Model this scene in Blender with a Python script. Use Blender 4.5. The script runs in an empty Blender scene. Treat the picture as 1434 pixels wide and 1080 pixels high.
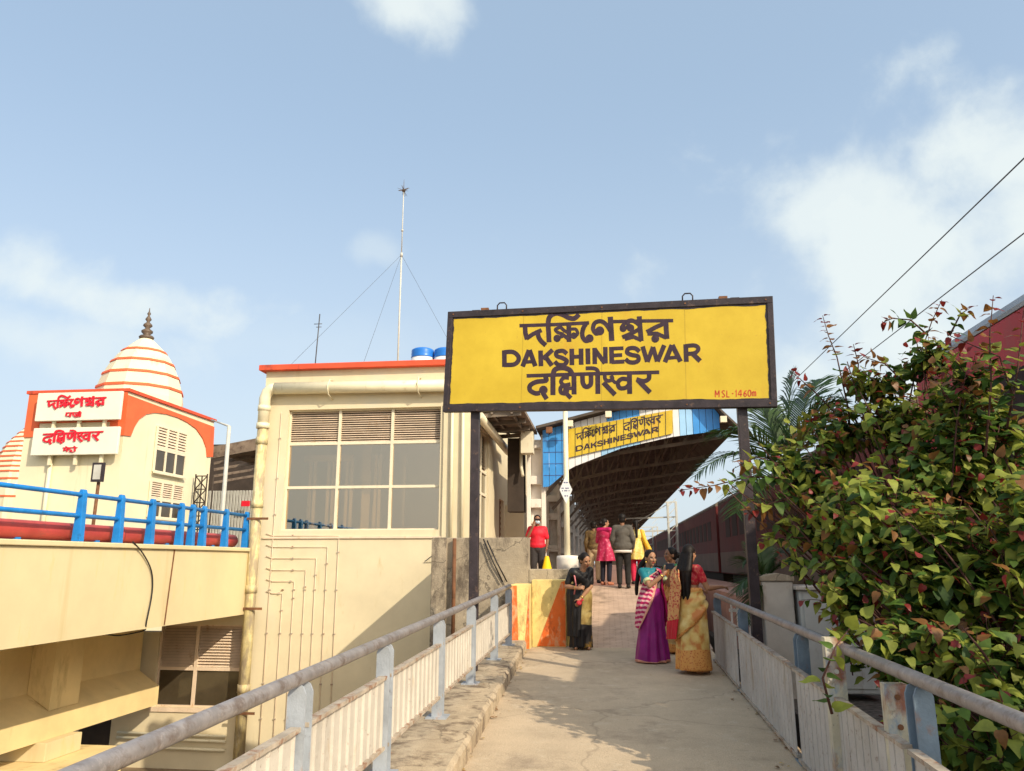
import bpy, math, random
from mathutils import Vector, Matrix, Euler
from math import sin, cos, pi, radians as R
random.seed(7)
S = bpy.context.scene
COL = S.collection

# ------------------------------------------------------------------ camera
PITCH, YAW, FPX = 12.89, 6.93, 1075.0
cd = bpy.data.cameras.new('camera'); cam = bpy.data.objects.new('camera', cd); COL.objects.link(cam)
cam.location = (0, 0, 1.6); cam.rotation_euler = (R(90+PITCH), 0, R(YAW))
cd.sensor_fit = 'HORIZONTAL'; cd.sensor_width = 36; cd.lens = 36*FPX/1434; cd.clip_start = .05; cd.clip_end = 3000
S.camera = cam

# ------------------------------------------------------------------ light
SUN_A, SUN_EL = 48, 32          # azimuth from behind the camera towards the right, elevation
sd = Vector((sin(R(SUN_A))*cos(R(SUN_EL)), -cos(R(SUN_A))*cos(R(SUN_EL)), sin(R(SUN_EL))))
sl = bpy.data.lights.new('sun', 'SUN'); sl.energy = 3.75; sl.angle = R(.5); sl.color = (1, .87, .66)
so = bpy.data.objects.new('sun', sl); COL.objects.link(so); so.location = (20, -20, 30)
so.rotation_euler = (-sd).to_track_quat('-Z', 'Y').to_euler()
S.view_settings.view_transform = 'Standard'; S.view_settings.look = 'None'
S.view_settings.exposure = .28; S.view_settings.gamma = 1
S.cycles.max_bounces = 8; S.cycles.transparent_max_bounces = 8

def ray(x, y):
    p, w = R(PITCH), R(YAW); r = x-717.0; u = 540.0-y
    fh = FPX*cos(p)-u*sin(p); z = u*cos(p)+FPX*sin(p)
    return Vector((r*cos(w)-fh*sin(w), r*sin(w)+fh*cos(w), z))
CAMP = Vector((0, 0, 1.6))
def at(x, y, Y): d = ray(x, y); return CAMP+d*(Y/d.y)
def atx(x, y, X): d = ray(x, y); return CAMP+d*(X/d.x)
def atz(x, y, Z): d = ray(x, y); return CAMP+d*((Z-1.6)/d.z)
TH = R(1.75)
def rp(s, d, z): return Vector((s*cos(TH)-d*sin(TH), s*sin(TH)+d*cos(TH), z))

W = bpy.data.worlds.new('World'); S.world = W; W.use_nodes = True
def world():
    nt = W.node_tree; N = nt.nodes; L = nt.links; N.clear()
    out = N.new('ShaderNodeOutputWorld'); bg = N.new('ShaderNodeBackground'); bg.inputs[1].default_value = .15
    sky = N.new('ShaderNodeTexSky'); sky.sky_type = 'NISHITA'; sky.sun_disc = False
    sky.sun_elevation = R(SUN_EL); sky.sun_rotation = R(180-SUN_A); sky.air_density = 1.0; sky.dust_density = 2.2; sky.ozone_density = 1.6
    tc = N.new('ShaderNodeTexCoord')
    nz = N.new('ShaderNodeTexNoise'); nz.inputs['Scale'].default_value = 6; nz.inputs['Detail'].default_value = 9; nz.inputs['Roughness'].default_value = .56; nz.inputs['Distortion'].default_value = .15
    L.new(tc.outputs['Generated'], nz.inputs['Vector'])
    last = None
    # centre pixel, half sizes (radians-ish), softness, strength
    blobs = [(565, 12, .062, .042, .85), (585, -20, .06, .045, .8), (530, 352, .04, .022, .3), (1340, 330, .29, .14, .85), (1180, 290, .14, .075, .8),
             (1430, 230, .19, .09, .85), (1340, 480, .30, .14, .8), (130, 412, .20, .045, .75), (230, 425, .08, .03, .45), (380, 480, .2, .05, .12), (30, 470, .2, .06, .5)]
    for (x, y, a, b, k) in blobs:
        c = ray(x, y).normalized()
        sub = N.new('ShaderNodeVectorMath'); sub.operation = 'SUBTRACT'; sub.inputs[1].default_value = c
        L.new(tc.outputs['Generated'], sub.inputs[0])
        mul = N.new('ShaderNodeVectorMath'); mul.operation = 'MULTIPLY'; mul.inputs[1].default_value = (1/a, .7/a, 1/b)
        L.new(sub.outputs[0], mul.inputs[0])
        ln = N.new('ShaderNodeVectorMath'); ln.operation = 'LENGTH'; L.new(mul.outputs[0], ln.inputs[0])
        m1 = N.new('ShaderNodeMath'); m1.operation = 'MULTIPLY_ADD'; m1.inputs[1].default_value = 3.5; m1.inputs[2].default_value = -1.0
        L.new(nz.outputs[0], m1.inputs[0])
        m2 = N.new('ShaderNodeMath'); m2.operation = 'SUBTRACT'; L.new(m1.outputs[0], m2.inputs[0]); L.new(ln.outputs['Value'], m2.inputs[1])
        mr = N.new('ShaderNodeMapRange'); mr.interpolation_type = 'SMOOTHSTEP'; mr.inputs[1].default_value = -.40; mr.inputs[2].default_value = .60; mr.inputs[4].default_value = k
        L.new(m2.outputs[0], mr.inputs[0])
        if last is None: last = mr.outputs[0]
        else:
            mx = N.new('ShaderNodeMath'); mx.operation = 'MAXIMUM'; L.new(last, mx.inputs[0]); L.new(mr.outputs[0], mx.inputs[1]); last = mx.outputs[0]
    # a milky veil over the clear air
    veil = N.new('ShaderNodeMixRGB'); veil.inputs[0].default_value = .52; veil.inputs[2].default_value = (3.25, 4.25, 5.25, 1)
    L.new(sky.outputs[0], veil.inputs[1])
    mix = N.new('ShaderNodeMixRGB'); mix.inputs[2].default_value = (4.9, 5.3, 5.2, 1)
    sx = N.new('ShaderNodeSeparateXYZ'); L.new(tc.outputs['Generated'], sx.inputs[0])
    hz = N.new('ShaderNodeMapRange'); hz.interpolation_type = 'SMOOTHSTEP'; hz.inputs[1].default_value = .58; hz.inputs[2].default_value = -.05; hz.inputs[4].default_value = .72; L.new(sx.outputs['Z'], hz.inputs[0])
    hm_ = N.new('ShaderNodeMixRGB'); hm_.inputs[2].default_value = (4.15, 4.6, 4.85, 1); L.new(hz.outputs[0], hm_.inputs[0]); L.new(veil.outputs[0], hm_.inputs[1])
    L.new(last, mix.inputs[0]); L.new(hm_.outputs[0], mix.inputs[1])
    # hazy warm glow added round the sun behind the camera, to fill the shade
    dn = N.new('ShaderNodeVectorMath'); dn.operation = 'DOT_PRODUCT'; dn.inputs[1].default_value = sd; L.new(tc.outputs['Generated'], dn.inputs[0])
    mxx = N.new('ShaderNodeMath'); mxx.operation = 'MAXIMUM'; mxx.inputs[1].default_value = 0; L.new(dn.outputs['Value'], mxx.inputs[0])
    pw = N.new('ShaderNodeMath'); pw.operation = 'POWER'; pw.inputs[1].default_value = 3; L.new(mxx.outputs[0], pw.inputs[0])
    fill_glow = N.new('ShaderNodeMixRGB'); fill_glow.blend_type = 'ADD'; fill_glow.inputs[2].default_value = (8.5, 7.2, 5.2, 1); L.new(pw.outputs[0], fill_glow.inputs[0]); L.new(mix.outputs[0], fill_glow.inputs[1]); mix = fill_glow
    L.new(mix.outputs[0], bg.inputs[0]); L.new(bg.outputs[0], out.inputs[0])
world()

# ------------------------------------------------------------------ materials
def pm(name, col, rough=.75, var=.1, sc=3, bump=0, bsc=45, metal=0, dirt=(), tint=None, spec=.35, trans=0):
    """procedural paint: base + soft variation; dirt = list of (colour, coverage 0..1, scale, vertical streak factor)"""
    m = bpy.data.materials.new(name); m.use_nodes = True; nt = m.node_tree; N = nt.nodes; L = nt.links
    b = N['Principled BSDF']; b.inputs['Roughness'].default_value = rough; b.inputs['Metallic'].default_value = metal
    b.inputs['Specular IOR Level'].default_value = spec
    tc = N.new('ShaderNodeTexCoord')
    nz = N.new('ShaderNodeTexNoise'); nz.inputs['Scale'].default_value = sc; nz.inputs['Detail'].default_value = 6; nz.inputs['Roughness'].default_value = .62
    L.new(tc.outputs['Object'], nz.inputs['Vector'])
    c1 = [max(0, c*(1-var*1.6)) for c in col]; c2 = [min(1, c*(1+var*1.3)) for c in (tint or col)]
    rm = N.new('ShaderNodeValToRGB'); rm.color_ramp.elements[0].position = .3; rm.color_ramp.elements[1].position = .7
    rm.color_ramp.elements[0].color = (*c1, 1); rm.color_ramp.elements[1].color = (*c2, 1)
    L.new(nz.outputs[0], rm.inputs[0]); cur = rm.outputs[0]
    for i, (dc, cov, ds, st) in enumerate(dirt):
        mp = N.new('ShaderNodeMapping'); mp.inputs['Scale'].default_value = (1, 1, st); mp.inputs['Location'].default_value = (i*3.7, i*1.3, i*7.1)
        L.new(tc.outputs['Object'], mp.inputs['Vector'])
        n2 = N.new('ShaderNodeTexNoise'); n2.inputs['Scale'].default_value = ds; n2.inputs['Detail'].default_value = 8; n2.inputs['Roughness'].default_value = .68
        L.new(mp.outputs[0], n2.inputs['Vector'])
        r2 = N.new('ShaderNodeMapRange'); r2.inputs[1].default_value = .66-cov*.5; r2.inputs[2].default_value = .80-cov*.5; r2.inputs[4].default_value = .85
        L.new(n2.outputs[0], r2.inputs[0])
        mx = N.new('ShaderNodeMixRGB'); mx.inputs[2].default_value = (*dc, 1)
        L.new(r2.outputs[0], mx.inputs[0]); L.new(cur, mx.inputs[1]); cur = mx.outputs[0]
    L.new(cur, b.inputs['Base Color'])
    if bump:
        n3 = N.new('ShaderNodeTexNoise'); n3.inputs['Scale'].default_value = bsc; n3.inputs['Detail'].default_value = 6
        L.new(tc.outputs['Object'], n3.inputs['Vector'])
        bp = N.new('ShaderNodeBump'); bp.inputs['Strength'].default_value = bump; bp.inputs['Distance'].default_value = .01
        L.new(n3.outputs[0], bp.inputs['Height']); L.new(bp.outputs[0], b.inputs['Normal'])
    if trans:
        tr = N.new('ShaderNodeBsdfTranslucent'); L.new(cur, tr.inputs[0]); ms = N.new('ShaderNodeMixShader'); ms.inputs[0].default_value = trans
        L.new(b.outputs[0], ms.inputs[1]); L.new(tr.outputs[0], ms.inputs[2]); L.new(ms.outputs[0], N['Material Output'].inputs[0])
    return m

def pattern(name, cols, kind='wave', sc=30, rough=.6, direction=(0, 0, 1), thr=(.45, .55), sheen=.0, detail=0, dist=0):
    """two or three colour cloth patterns: stripes (wave), brocade (voronoi), blotches (noise)"""
    m = bpy.data.materials.new(name); m.use_nodes = True; nt = m.node_tree; N = nt.nodes; L = nt.links
    b = N['Principled BSDF']; b.inputs['Roughness'].default_value = rough; b.inputs['Specular IOR Level'].default_value = .3
    tc = N.new('ShaderNodeTexCoord')
    if kind == 'wave':
        d = Vector(direction).normalized(); dt = N.new('ShaderNodeVectorMath'); dt.operation = 'DOT_PRODUCT'; dt.inputs[1].default_value = d
        L.new(tc.outputs['Object'], dt.inputs[0])
        mu = N.new('ShaderNodeMath'); mu.operation = 'MULTIPLY'; mu.inputs[1].default_value = sc; L.new(dt.outputs['Value'], mu.inputs[0])
        if dist:
            nn = N.new('ShaderNodeTexNoise'); nn.inputs['Scale'].default_value = 14; L.new(tc.outputs['Object'], nn.inputs['Vector'])
            ma = N.new('ShaderNodeMath'); ma.operation = 'MULTIPLY_ADD'; ma.inputs[1].default_value = dist; L.new(nn.outputs[0], ma.inputs[0]); L.new(mu.outputs[0], ma.inputs[2]); mu = ma
        fr = N.new('ShaderNodeMath'); fr.operation = 'PINGPONG'; fr.inputs[1].default_value = 1; L.new(mu.outputs[0], fr.inputs[0]); src = fr.outputs[0]
    elif kind == 'vor':
        vo = N.new('ShaderNodeTexVoronoi'); vo.inputs['Scale'].default_value = sc; L.new(tc.outputs['Object'], vo.inputs['Vector']); src = vo.outputs['Distance']
    else:
        no = N.new('ShaderNodeTexNoise'); no.inputs['Scale'].default_value = sc; no.inputs['Detail'].default_value = 5; L.new(tc.outputs['Object'], no.inputs['Vector']); src = no.outputs[0]
    rm = N.new('ShaderNodeValToRGB'); e = rm.color_ramp.elements
    e[0].position = thr[0]; e[0].color = (*cols[0], 1); e[1].position = thr[1]; e[1].color = (*cols[1], 1)
    if len(cols) > 2: x = e.new(min(.98, thr[1]+.18)); x.color = (*cols[2], 1)
    L.new(src, rm.inputs[0]); L.new(rm.outputs[0], b.inputs['Base Color'])
    n3 = N.new('ShaderNodeTexNoise'); n3.inputs['Scale'].default_value = 60; L.new(tc.outputs['Object'], n3.inputs['Vector'])
    bp = N.new('ShaderNodeBump'); bp.inputs['Strength'].default_value = .12; bp.inputs['Distance'].default_value = .01
    L.new(n3.outputs[0], bp.inputs['Height']); L.new(bp.outputs[0], b.inputs['Normal'])
    return m

# ------------------------------------------------------------------ mesh builder
OFF = {}
class MB:
    def __init__(s): s.v = []; s.f = []; s.m = []; s.s = []
    def add(s, vs, fs, mi=0, sm=False):
        o = len(s.v); s.v += [Vector(v) for v in vs]
        for f in fs: s.f.append([i+o for i in f]); s.m.append(mi); s.s.append(sm)
    def box(s, x0, x1, y0, y1, z0, z1, mi=0):
        s.add([(x, y, z) for z in (z0, z1) for y in (y0, y1) for x in (x0, x1)],
              [(0, 2, 3, 1), (4, 5, 7, 6), (0, 1, 5, 4), (2, 6, 7, 3), (0, 4, 6, 2), (1, 3, 7, 5)], mi)
    def beam(s, p, q, w, h, up=(0, 0, 1), mi=0):
        p = Vector(p); q = Vector(q); d = (q-p).normalized(); u = Vector(up); a = d.cross(u).normalized(); u = a.cross(d)
        vs = [c+a*(i*w/2)+u*(j*h/2) for c in (p, q) for j in (-1, 1) for i in (-1, 1)]
        s.add(vs, [(0, 1, 3, 2), (4, 6, 7, 5), (0, 4, 5, 1), (2, 3, 7, 6), (0, 2, 6, 4), (1, 5, 7, 3)], mi)
    def loft(s, rings, cap=True, mi=0, sm=True, close=True):
        n = len(rings[0]); o = len(s.v); s.v += [Vector(v) for r in rings for v in r]
        for k in range(len(rings)-1):
            m_ = mi[k] if isinstance(mi, (list, tuple)) else mi
            for i in range(n if close else n-1):
                j = (i+1) % n
                s.f.append([o+k*n+i, o+k*n+j, o+(k+1)*n+j, o+(k+1)*n+i]); s.m.append(m_); s.s.append(sm)
        if cap:
            m0 = mi[0] if isinstance(mi, (list, tuple)) else mi; m1 = mi[-1] if isinstance(mi, (list, tuple)) else mi
            s.f.append([o+i for i in reversed(range(n))]); s.m.append(m0); s.s.append(False)
            s.f.append([o+(len(rings)-1)*n+i for i in range(n)]); s.m.append(m1); s.s.append(False)
    def tube(s, pts, r, n=10, mi=0, cap=True, sm=True):
        pts = [Vector(p) for p in pts]; rr = r if isinstance(r, (list, tuple)) else [r]*len(pts)
        ref = None; rings = []
        for i, p in enumerate(pts):
            a = pts[min(i+1, len(pts)-1)]-pts[max(i-1, 0)]; a.normalize()
            if ref is None:
                ref = Vector((0, 0, 1)) if abs(a.z) < .9 else Vector((1, 0, 0))
            u = ref-a*ref.dot(a); u.normalize(); w = a.cross(u); ref = u
            rings.append([p+(u*cos(2*pi*k/n)+w*sin(2*pi*k/n))*rr[i] for k in range(n)])
        s.loft(rings, cap, mi, sm)
    def prism(s, pts, vec, mi=0):
        pts = [Vector(p) for p in pts]; vec = Vector(vec); n = len(pts)
        fs = [list(reversed(range(n))), [n+i for i in range(n)]]+[(i, (i+1) % n, n+(i+1) % n, n+i) for i in range(n)]
        s.add(pts+[p+vec for p in pts], fs, mi)
    def lathe(s, c, prof, n=20, mi=0, sm=True, rot=0):
        c = Vector(c); s.loft([[c+Vector((r*cos(rot+2*pi*k/n), r*sin(rot+2*pi*k/n), z)) for k in range(n)] for r, z in prof], True, mi, sm)
    def ell(s, c, r, M=None, n=14, mi=0):
        c = Vector(c); rings = []
        for i in range(1, n//2+2):
            t = -pi/2+pi*(i-.5)/(n//2+1)
            ring = [Vector((r[0]*cos(t)*cos(2*pi*k/n), r[1]*cos(t)*sin(2*pi*k/n), r[2]*sin(t))) for k in range(n)]
            rings.append([c+(M @ v if M else v) for v in ring])
        s.loft(rings, True, mi, True)
    def cap(s, p, q, r1, r2, n=12, mi=0):
        p = Vector(p); q = Vector(q); d = q-p; l = d.length
        if l < 1e-5: return s.ell(p, (r1, r1, r1), None, n, mi)
        d /= l; pts = []; rr = []
        for t in (-.98, -.8, -.45, 0): pts.append(p+d*r1*t); rr.append(r1*math.sqrt(max(0, 1-t*t)))
        for t in (0, .45, .8, .98): pts.append(q+d*r2*t); rr.append(r2*math.sqrt(max(0, 1-t*t)))
        s.tube(pts, rr, n, mi)
    def build(s, name, mats, parent=None, bev=0, root=None, shade=False):
        off = Vector(root) if root is not None else (OFF[parent] if parent else Vector((0, 0, 0)))
        me = bpy.data.meshes.new(name); me.from_pydata([v-off for v in s.v], [], s.f)
        for m in (mats if isinstance(mats, (list, tuple)) else [mats]): me.materials.append(m)
        me.polygons.foreach_set('material_index', s.m); me.polygons.foreach_set('use_smooth', s.s); me.update()
        o = bpy.data.objects.new(name, me); COL.objects.link(o); OFF[o] = off
        if parent: o.parent = parent
        elif root is not None: o.location = off
        if bev:
            b = o.modifiers.new('bevel', 'BEVEL'); b.width = bev; b.segments = 2; b.limit_method = 'ANGLE'; b.angle_limit = R(40)
        return o

def tag(o, label=None, cat=None, group=None, kind=None):
    if label: o['label'] = label
    if cat: o['category'] = cat
    if group: o['group'] = group
    if kind: o['kind'] = kind
    return o
def thing(name, label, cat, loc, group=None, rz=0, local=False):
    o = bpy.data.objects.new(name, None); COL.objects.link(o); o.location = loc; o.rotation_euler = (0, 0, rz); o.empty_display_size = .2
    OFF[o] = Vector((0, 0, 0)) if local else Vector(loc)
    return tag(o, label, cat, group)
def islands(o):
    """cut a mesh of several loose pieces into one object per piece"""
    me = o.data; par = list(range(len(me.vertices)))
    def fd(i):
        while par[i] != i: par[i] = par[par[i]]; i = par[i]
        return i
    for p in me.polygons:
        a = fd(p.vertices[0])
        for v in p.vertices[1:]: par[fd(v)] = a
    gr = {}
    for p in me.polygons: gr.setdefault(fd(p.vertices[0]), []).append(p)
    res = []
    for ps in list(gr.values()):
        ids = {}; vs = []; fs = []
        for p in ps:
            f = []
            for v in p.vertices:
                if v not in ids: ids[v] = len(vs); vs.append(tuple(me.vertices[v].co))
                f.append(ids[v])
            fs.append(f)
        n = bpy.data.meshes.new(o.name); n.from_pydata(vs, [], fs)
        for m in me.materials: n.materials.append(m)
        n.polygons.foreach_set('material_index', [p.material_index for p in ps]); n.polygons.foreach_set('use_smooth', [p.use_smooth for p in ps]); n.update(); res.append(n)
    o.data = res[0]; out = [o]
    for n in res[1:]:
        c = o.copy(); c.data = n; COL.objects.link(c); c.parent = o.parent; OFF[c] = OFF.get(o, Vector()); out.append(c)
    return out
def struct(o): return tag(o, kind='structure')
def dup(o, parent=None):
    c = o.copy(); COL.objects.link(c); OFF[c] = OFF[o]
    if parent: c.parent = parent
    for ch in o.children: dup(ch, c)
    return c
def noisy_grid(mb, x0, x1, nx, y0, y1, ny, zf, mi=0):
    vs = [(x0+(x1-x0)*i/nx, y0+(y1-y0)*j/ny, 0) for j in range(ny+1) for i in range(nx+1)]
    vs = [(x, y, zf(x, y)) for x, y, _ in vs]
    mb.add(vs, [(j*(nx+1)+i, j*(nx+1)+i+1, (j+1)*(nx+1)+i+1, (j+1)*(nx+1)+i) for j in range(ny) for i in range(nx)], mi, True)

# ------------------------------------------------------------------ lettering (painted or cut-out strokes)
def catmull(p, k=6):
    out = []
    for i in range(len(p)-1):
        a = p[max(i-1, 0)]; b = p[i]; c = p[i+1]; d = p[min(i+2, len(p)-1)]
        for j in range(k):
            t = j/k
            out.append(tuple(.5*(2*b[q]+(c[q]-a[q])*t+(2*a[q]-5*b[q]+4*c[q]-d[q])*t*t+(3*b[q]-a[q]-3*c[q]+d[q])*t**3) for q in (0, 1)))
    return out+[p[-1]]
def strokes(mb, st, fn, nrm, depth, lift=0.0, step=.00012, wide=1.0):
    """st: ('o',x,y,r) dots or (width,[points]) strokes in drawing units; fn maps units to the sign's face"""
    nrm = Vector(nrm)
    for k, it in enumerate(st):
        h = depth+step*k
        if it[0] == 'o':
            _, x, y, r = it; ring = [(x+r*wide*cos(2*pi*i/18), y+r*wide*sin(2*pi*i/18)) for i in range(18)]
            ring = [fn(*q) for q in ring]
            mb.loft([[q+nrm*lift for q in ring], [q+nrm*(lift+h) for q in ring]], True, 0, False); continue
        w, p = it; w *= .5*wide
        if len(p) > 3: p = catmull(p)
        L_, R_ = [], []
        for i in range(len(p)):
            a = Vector(p[max(i-1, 0)]); b = Vector(p[i]); c = Vector(p[min(i+1, len(p)-1)])
            d1 = (b-a) if i else (c-b); d2 = (c-b) if i < len(p)-1 else (b-a)
            d1.normalize(); d2.normalize(); n1 = Vector((-d1.y, d1.x)); n2 = Vector((-d2.y, d2.x)); m = n1+n2
            if m.length < 1e-4: m = n1
            m.normalize(); s_ = w/max(.45, m.dot(n1))
            L_.append(fn(*(b+m*s_))); R_.append(fn(*(b-m*s_)))
        mb.loft([[l+nrm*lift, r+nrm*lift, r+nrm*(lift+h), l+nrm*(lift+h)] for l, r in zip(L_, R_)], True, 0, False)

BENGALI = [(36, [(300, 250), (700, 238), (1080, 218)]), (36, [(1320, 205), (1700, 197), (2022, 193)]),
    (48, [(362, 255), (366, 330), (386, 405)]), (44, [(378, 395), (450, 345), (548, 300)]), (48, [(505, 300), (512, 370), (545, 425), (596, 470)]),
    (50, [(632, 436), (627, 330), (622, 220), (640, 150), (705, 112), (780, 125), (850, 160), (915, 168), (968, 122)]),
    (48, [(852, 225), (856, 432)]), (34, [(775, 262), (705, 290), (730, 325), (795, 345)]), ('o', 722, 392, 38), (36, [(722, 392), (800, 360), (862, 415)]), (34, [(735, 240), (795, 300), (855, 335)]),
    (32, [(868, 290), (930, 290), (952, 340), (915, 375)]), ('o', 910, 362, 34),
    (46, [(1052, 218), (1012, 290), (1006, 370), (1045, 420), (1095, 400)]), ('o', 1085, 392, 42),
    (44, [(1205, 318), (1160, 338), (1125, 285), (1145, 220), (1210, 200), (1270, 235), (1320, 310)]), ('o', 1200, 308, 46), (54, [(1318, 150), (1326, 280), (1334, 420)]),
    ('o', 1462, 282, 36), ('o', 1545, 276, 38), (40, [(1440, 275), (1490, 215), (1560, 190), (1635, 235)]), (34, [(1500, 290), (1520, 235), (1550, 260)]),
    (42, [(1452, 380), (1560, 335), (1650, 285)]), (38, [(1480, 400), (1580, 375), (1668, 415)]), (50, [(1642, 145), (1652, 280), (1664, 422)]),
    (50, [(1940, 195), (1945, 300), (1953, 398)]), (44, [(1725, 322), (1830, 265), (1935, 220)]), (40, [(1735, 340), (1840, 338), (1945, 385)]), ('o', 1822, 396, 40)]
LATIN = [(48, [(130, 527), (132, 712)]), (46, [(125, 548), (225, 545), (285, 590), (285, 645), (235, 685), (125, 690)]),
    (48, [(335, 708), (408, 522)]), (48, [(412, 522), (478, 704)]), (36, [(365, 658), (455, 652)]),
    (48, [(536, 528), (541, 704)]), (46, [(672, 520), (562, 622)]), (48, [(592, 600), (664, 698)]),
    (44, [(832, 565), (785, 532), (718, 545), (718, 588), (780, 612), (830, 645), (800, 688), (735, 686), (694, 650)]),
    (48, [(886, 508), (888, 692)]), (48, [(990, 506), (992, 688)]), (40, [(886, 600), (990, 596)]), (48, [(1065, 505), (1069, 682)]),
    (46, [(1142, 498), (1144, 680)]), (46, [(1140, 512), (1258, 672)]), (46, [(1262, 488), (1264, 672)]),
    (48, [(1330, 488), (1335, 674)]), (38, [(1330, 508), (1465, 502)]), (38, [(1333, 584), (1450, 578)]), (40, [(1334, 658), (1475, 652)]),
    (44, [(1645, 540), (1595, 503), (1522, 508), (1508, 552), (1560, 578), (1625, 592), (1632, 638), (1585, 662), (1525, 655), (1488, 622)]),
    (46, [(1680, 482), (1732, 655)]), (44, [(1735, 655), (1797, 488)]), (44, [(1797, 488), (1842, 652)]), (46, [(1847, 652), (1922, 468)]),
    (48, [(1930, 658), (2008, 466)]), (48, [(2012, 466), (2105, 652)]), (36, [(1968, 612), (2070, 604)]),
    (48, [(2163, 458), (2170, 654)]), (42, [(2160, 478), (2265, 472), (2305, 508), (2265, 556), (2165, 566)]), (48, [(2232, 556), (2325, 646)])]
HINDI = [(38, [(380, 812), (1150, 788), (1866, 772)]), (48, [(590, 820), (596, 865), (490, 880), (420, 920), (420, 975), (480, 1008), (530, 1002)]), ('o', 568, 970, 44), (48, [(560, 965), (566, 1010), (606, 1072)]),
    (52, [(675, 1028), (675, 900), (678, 790), (705, 738), (780, 722), (855, 742), (892, 792)]),
    (40, [(855, 835), (795, 835), (765, 878), (800, 915), (872, 905)]), (42, [(795, 905), (760, 950), (768, 1000), (815, 1012)]), ('o', 822, 980, 32), (44, [(822, 980), (835, 1020), (878, 1062)]), (50, [(910, 790), (912, 1020)]), (36, [(790, 955), (905, 950)]),
    (48, [(1005, 795), (1012, 895), (1048, 935), (1092, 915), (1102, 870), (1100, 795)]), (50, [(1176, 785), (1179, 1014)]), (40, [(1042, 728), (1130, 728), (1172, 750), (1186, 795)]),
    (38, [(1255, 800), (1262, 850), (1305, 868), (1342, 840), (1322, 808)]), (50, [(1240, 885), (1300, 950), (1372, 1024)]), (34, [(1330, 850), (1370, 885), (1410, 890)]),
    (44, [(1525, 855), (1450, 845), (1402, 890), (1425, 948), (1490, 945), (1530, 905)]), (50, [(1532, 782), (1535, 1014)]),
    (46, [(1752, 790), (1748, 845), (1690, 872), (1610, 850)]), (50, [(1625, 858), (1765, 1000)])]
def box_map(box, fn, flip=False):
    """map a drawing box (x0,y0,x1,y1) to (u,v) in 0..1 then through fn"""
    x0, y0, x1, y1 = box
    return lambda x, y: fn((x-x0)/(x1-x0), (y-y0)/(y1-y0))
BB, BL, BH = (300, 100, 2022, 480), (105, 460, 2340, 712), (380, 715, 1866, 1072)
from mathutils import noise
# ================================================================== MATERIALS
CREAM = (.66, .572, .39)
M = {}
M['cream'] = pm('cream_wall_paint', CREAM, .8, .05, 1.5, .15, 60, dirt=[((.55, .45, .26), .10, 1.3, .12), ((.56, .46, .26), .10, 6, .25), ((.60, .56, .44), .2, .5, .6)])
M['cream2'] = pm('cream_girder_paint', (.65, .545, .325), .8, .05, .8, .1, 30, dirt=[((.55, .43, .22), .14, 1.6, .07), ((.66, .52, .26), .2, 5, .2)])
M['creamd'] = pm('ochre_cream_concrete', (.80, .63, .32), .85, .08, 1.2, .2, 30, dirt=[((.42, .30, .12), .16, 1.5, .3)])
M['white'] = pm('off_white_paint', (.70, .63, .47), .6, .05, 4, .05, 60, dirt=[((.42, .3, .15), .15, 6, .2)])
M['metrow'] = pm('pale_cream_facade', (.73, .66, .46), .8, .04, .8, dirt=[((.5, .4, .22), .14, 1.2, .1)])
M['red'] = pm('brick_red_coping_paint', (.66, .085, .035), .65, .12, 2, dirt=[((.25, .05, .03), .2, 3, .5)])
M['orange'] = pm('orange_arch_paint', (.72, .13, .045), .7, .08, 1.5, dirt=[((.4, .08, .04), .16, 2, .3)])
M['signred'] = pm('crimson_letter_paint', (.62, .012, .03), .5, .08, 3)
M['signboard'] = pm('ivory_sign_face', (.74, .71, .59), .55, .03, 2)
M['black'] = pm('black_frame_paint', (.035, .026, .03), .45, .25, 9, .25, 70, dirt=[((.16, .1, .07), .15, 14, 1)])
M['yellow'] = pm('yellow_board_paint', (.56, .385, .024), .42, .045, 2.2, .08, 40, tint=(.60, .43, .034), dirt=[((.56, .32, .03), .20, 1.8, .3), ((.42, .25, .04), .08, 22, 1)])
M['ink'] = pm('faded_black_lettering', (.042, .022, .034), .5, .25, 12, .1, 70)
M['msl'] = pm('red_small_lettering', (.5, .06, .02), .5, .15, 12)
M['gal'] = pm('galvanised_steel', (.30, .275, .27), .42, .16, 9, .12, 80, metal=.35, dirt=[((.18, .14, .12), .3, 12, 1), ((.42, .38, .36), .2, 20, 1)])
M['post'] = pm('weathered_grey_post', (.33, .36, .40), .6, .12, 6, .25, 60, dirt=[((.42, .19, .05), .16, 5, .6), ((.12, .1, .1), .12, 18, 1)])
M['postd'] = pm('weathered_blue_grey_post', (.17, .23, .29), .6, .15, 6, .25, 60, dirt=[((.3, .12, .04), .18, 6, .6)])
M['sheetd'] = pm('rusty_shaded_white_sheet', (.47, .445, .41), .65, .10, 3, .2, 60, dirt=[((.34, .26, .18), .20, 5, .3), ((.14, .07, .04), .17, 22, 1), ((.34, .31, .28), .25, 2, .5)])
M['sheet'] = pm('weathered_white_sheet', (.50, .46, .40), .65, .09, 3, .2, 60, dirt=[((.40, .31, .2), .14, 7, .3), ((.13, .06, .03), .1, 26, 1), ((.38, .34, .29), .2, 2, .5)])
M['edge'] = pm('rusty_flat_bar', (.40, .34, .27), .75, .2, 9, .3, 70, dirt=[((.22, .08, .03), .3, 12, 1)])
M['conc'] = pm('ramp_concrete', (.50, .39, .265), .95, .09, 1.8, .5, 60, dirt=[((.30, .23, .16), .24, 1.1, 1), ((.56, .46, .33), .2, 5, 1), ((.22, .17, .12), .10, 30, 1)])
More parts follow.
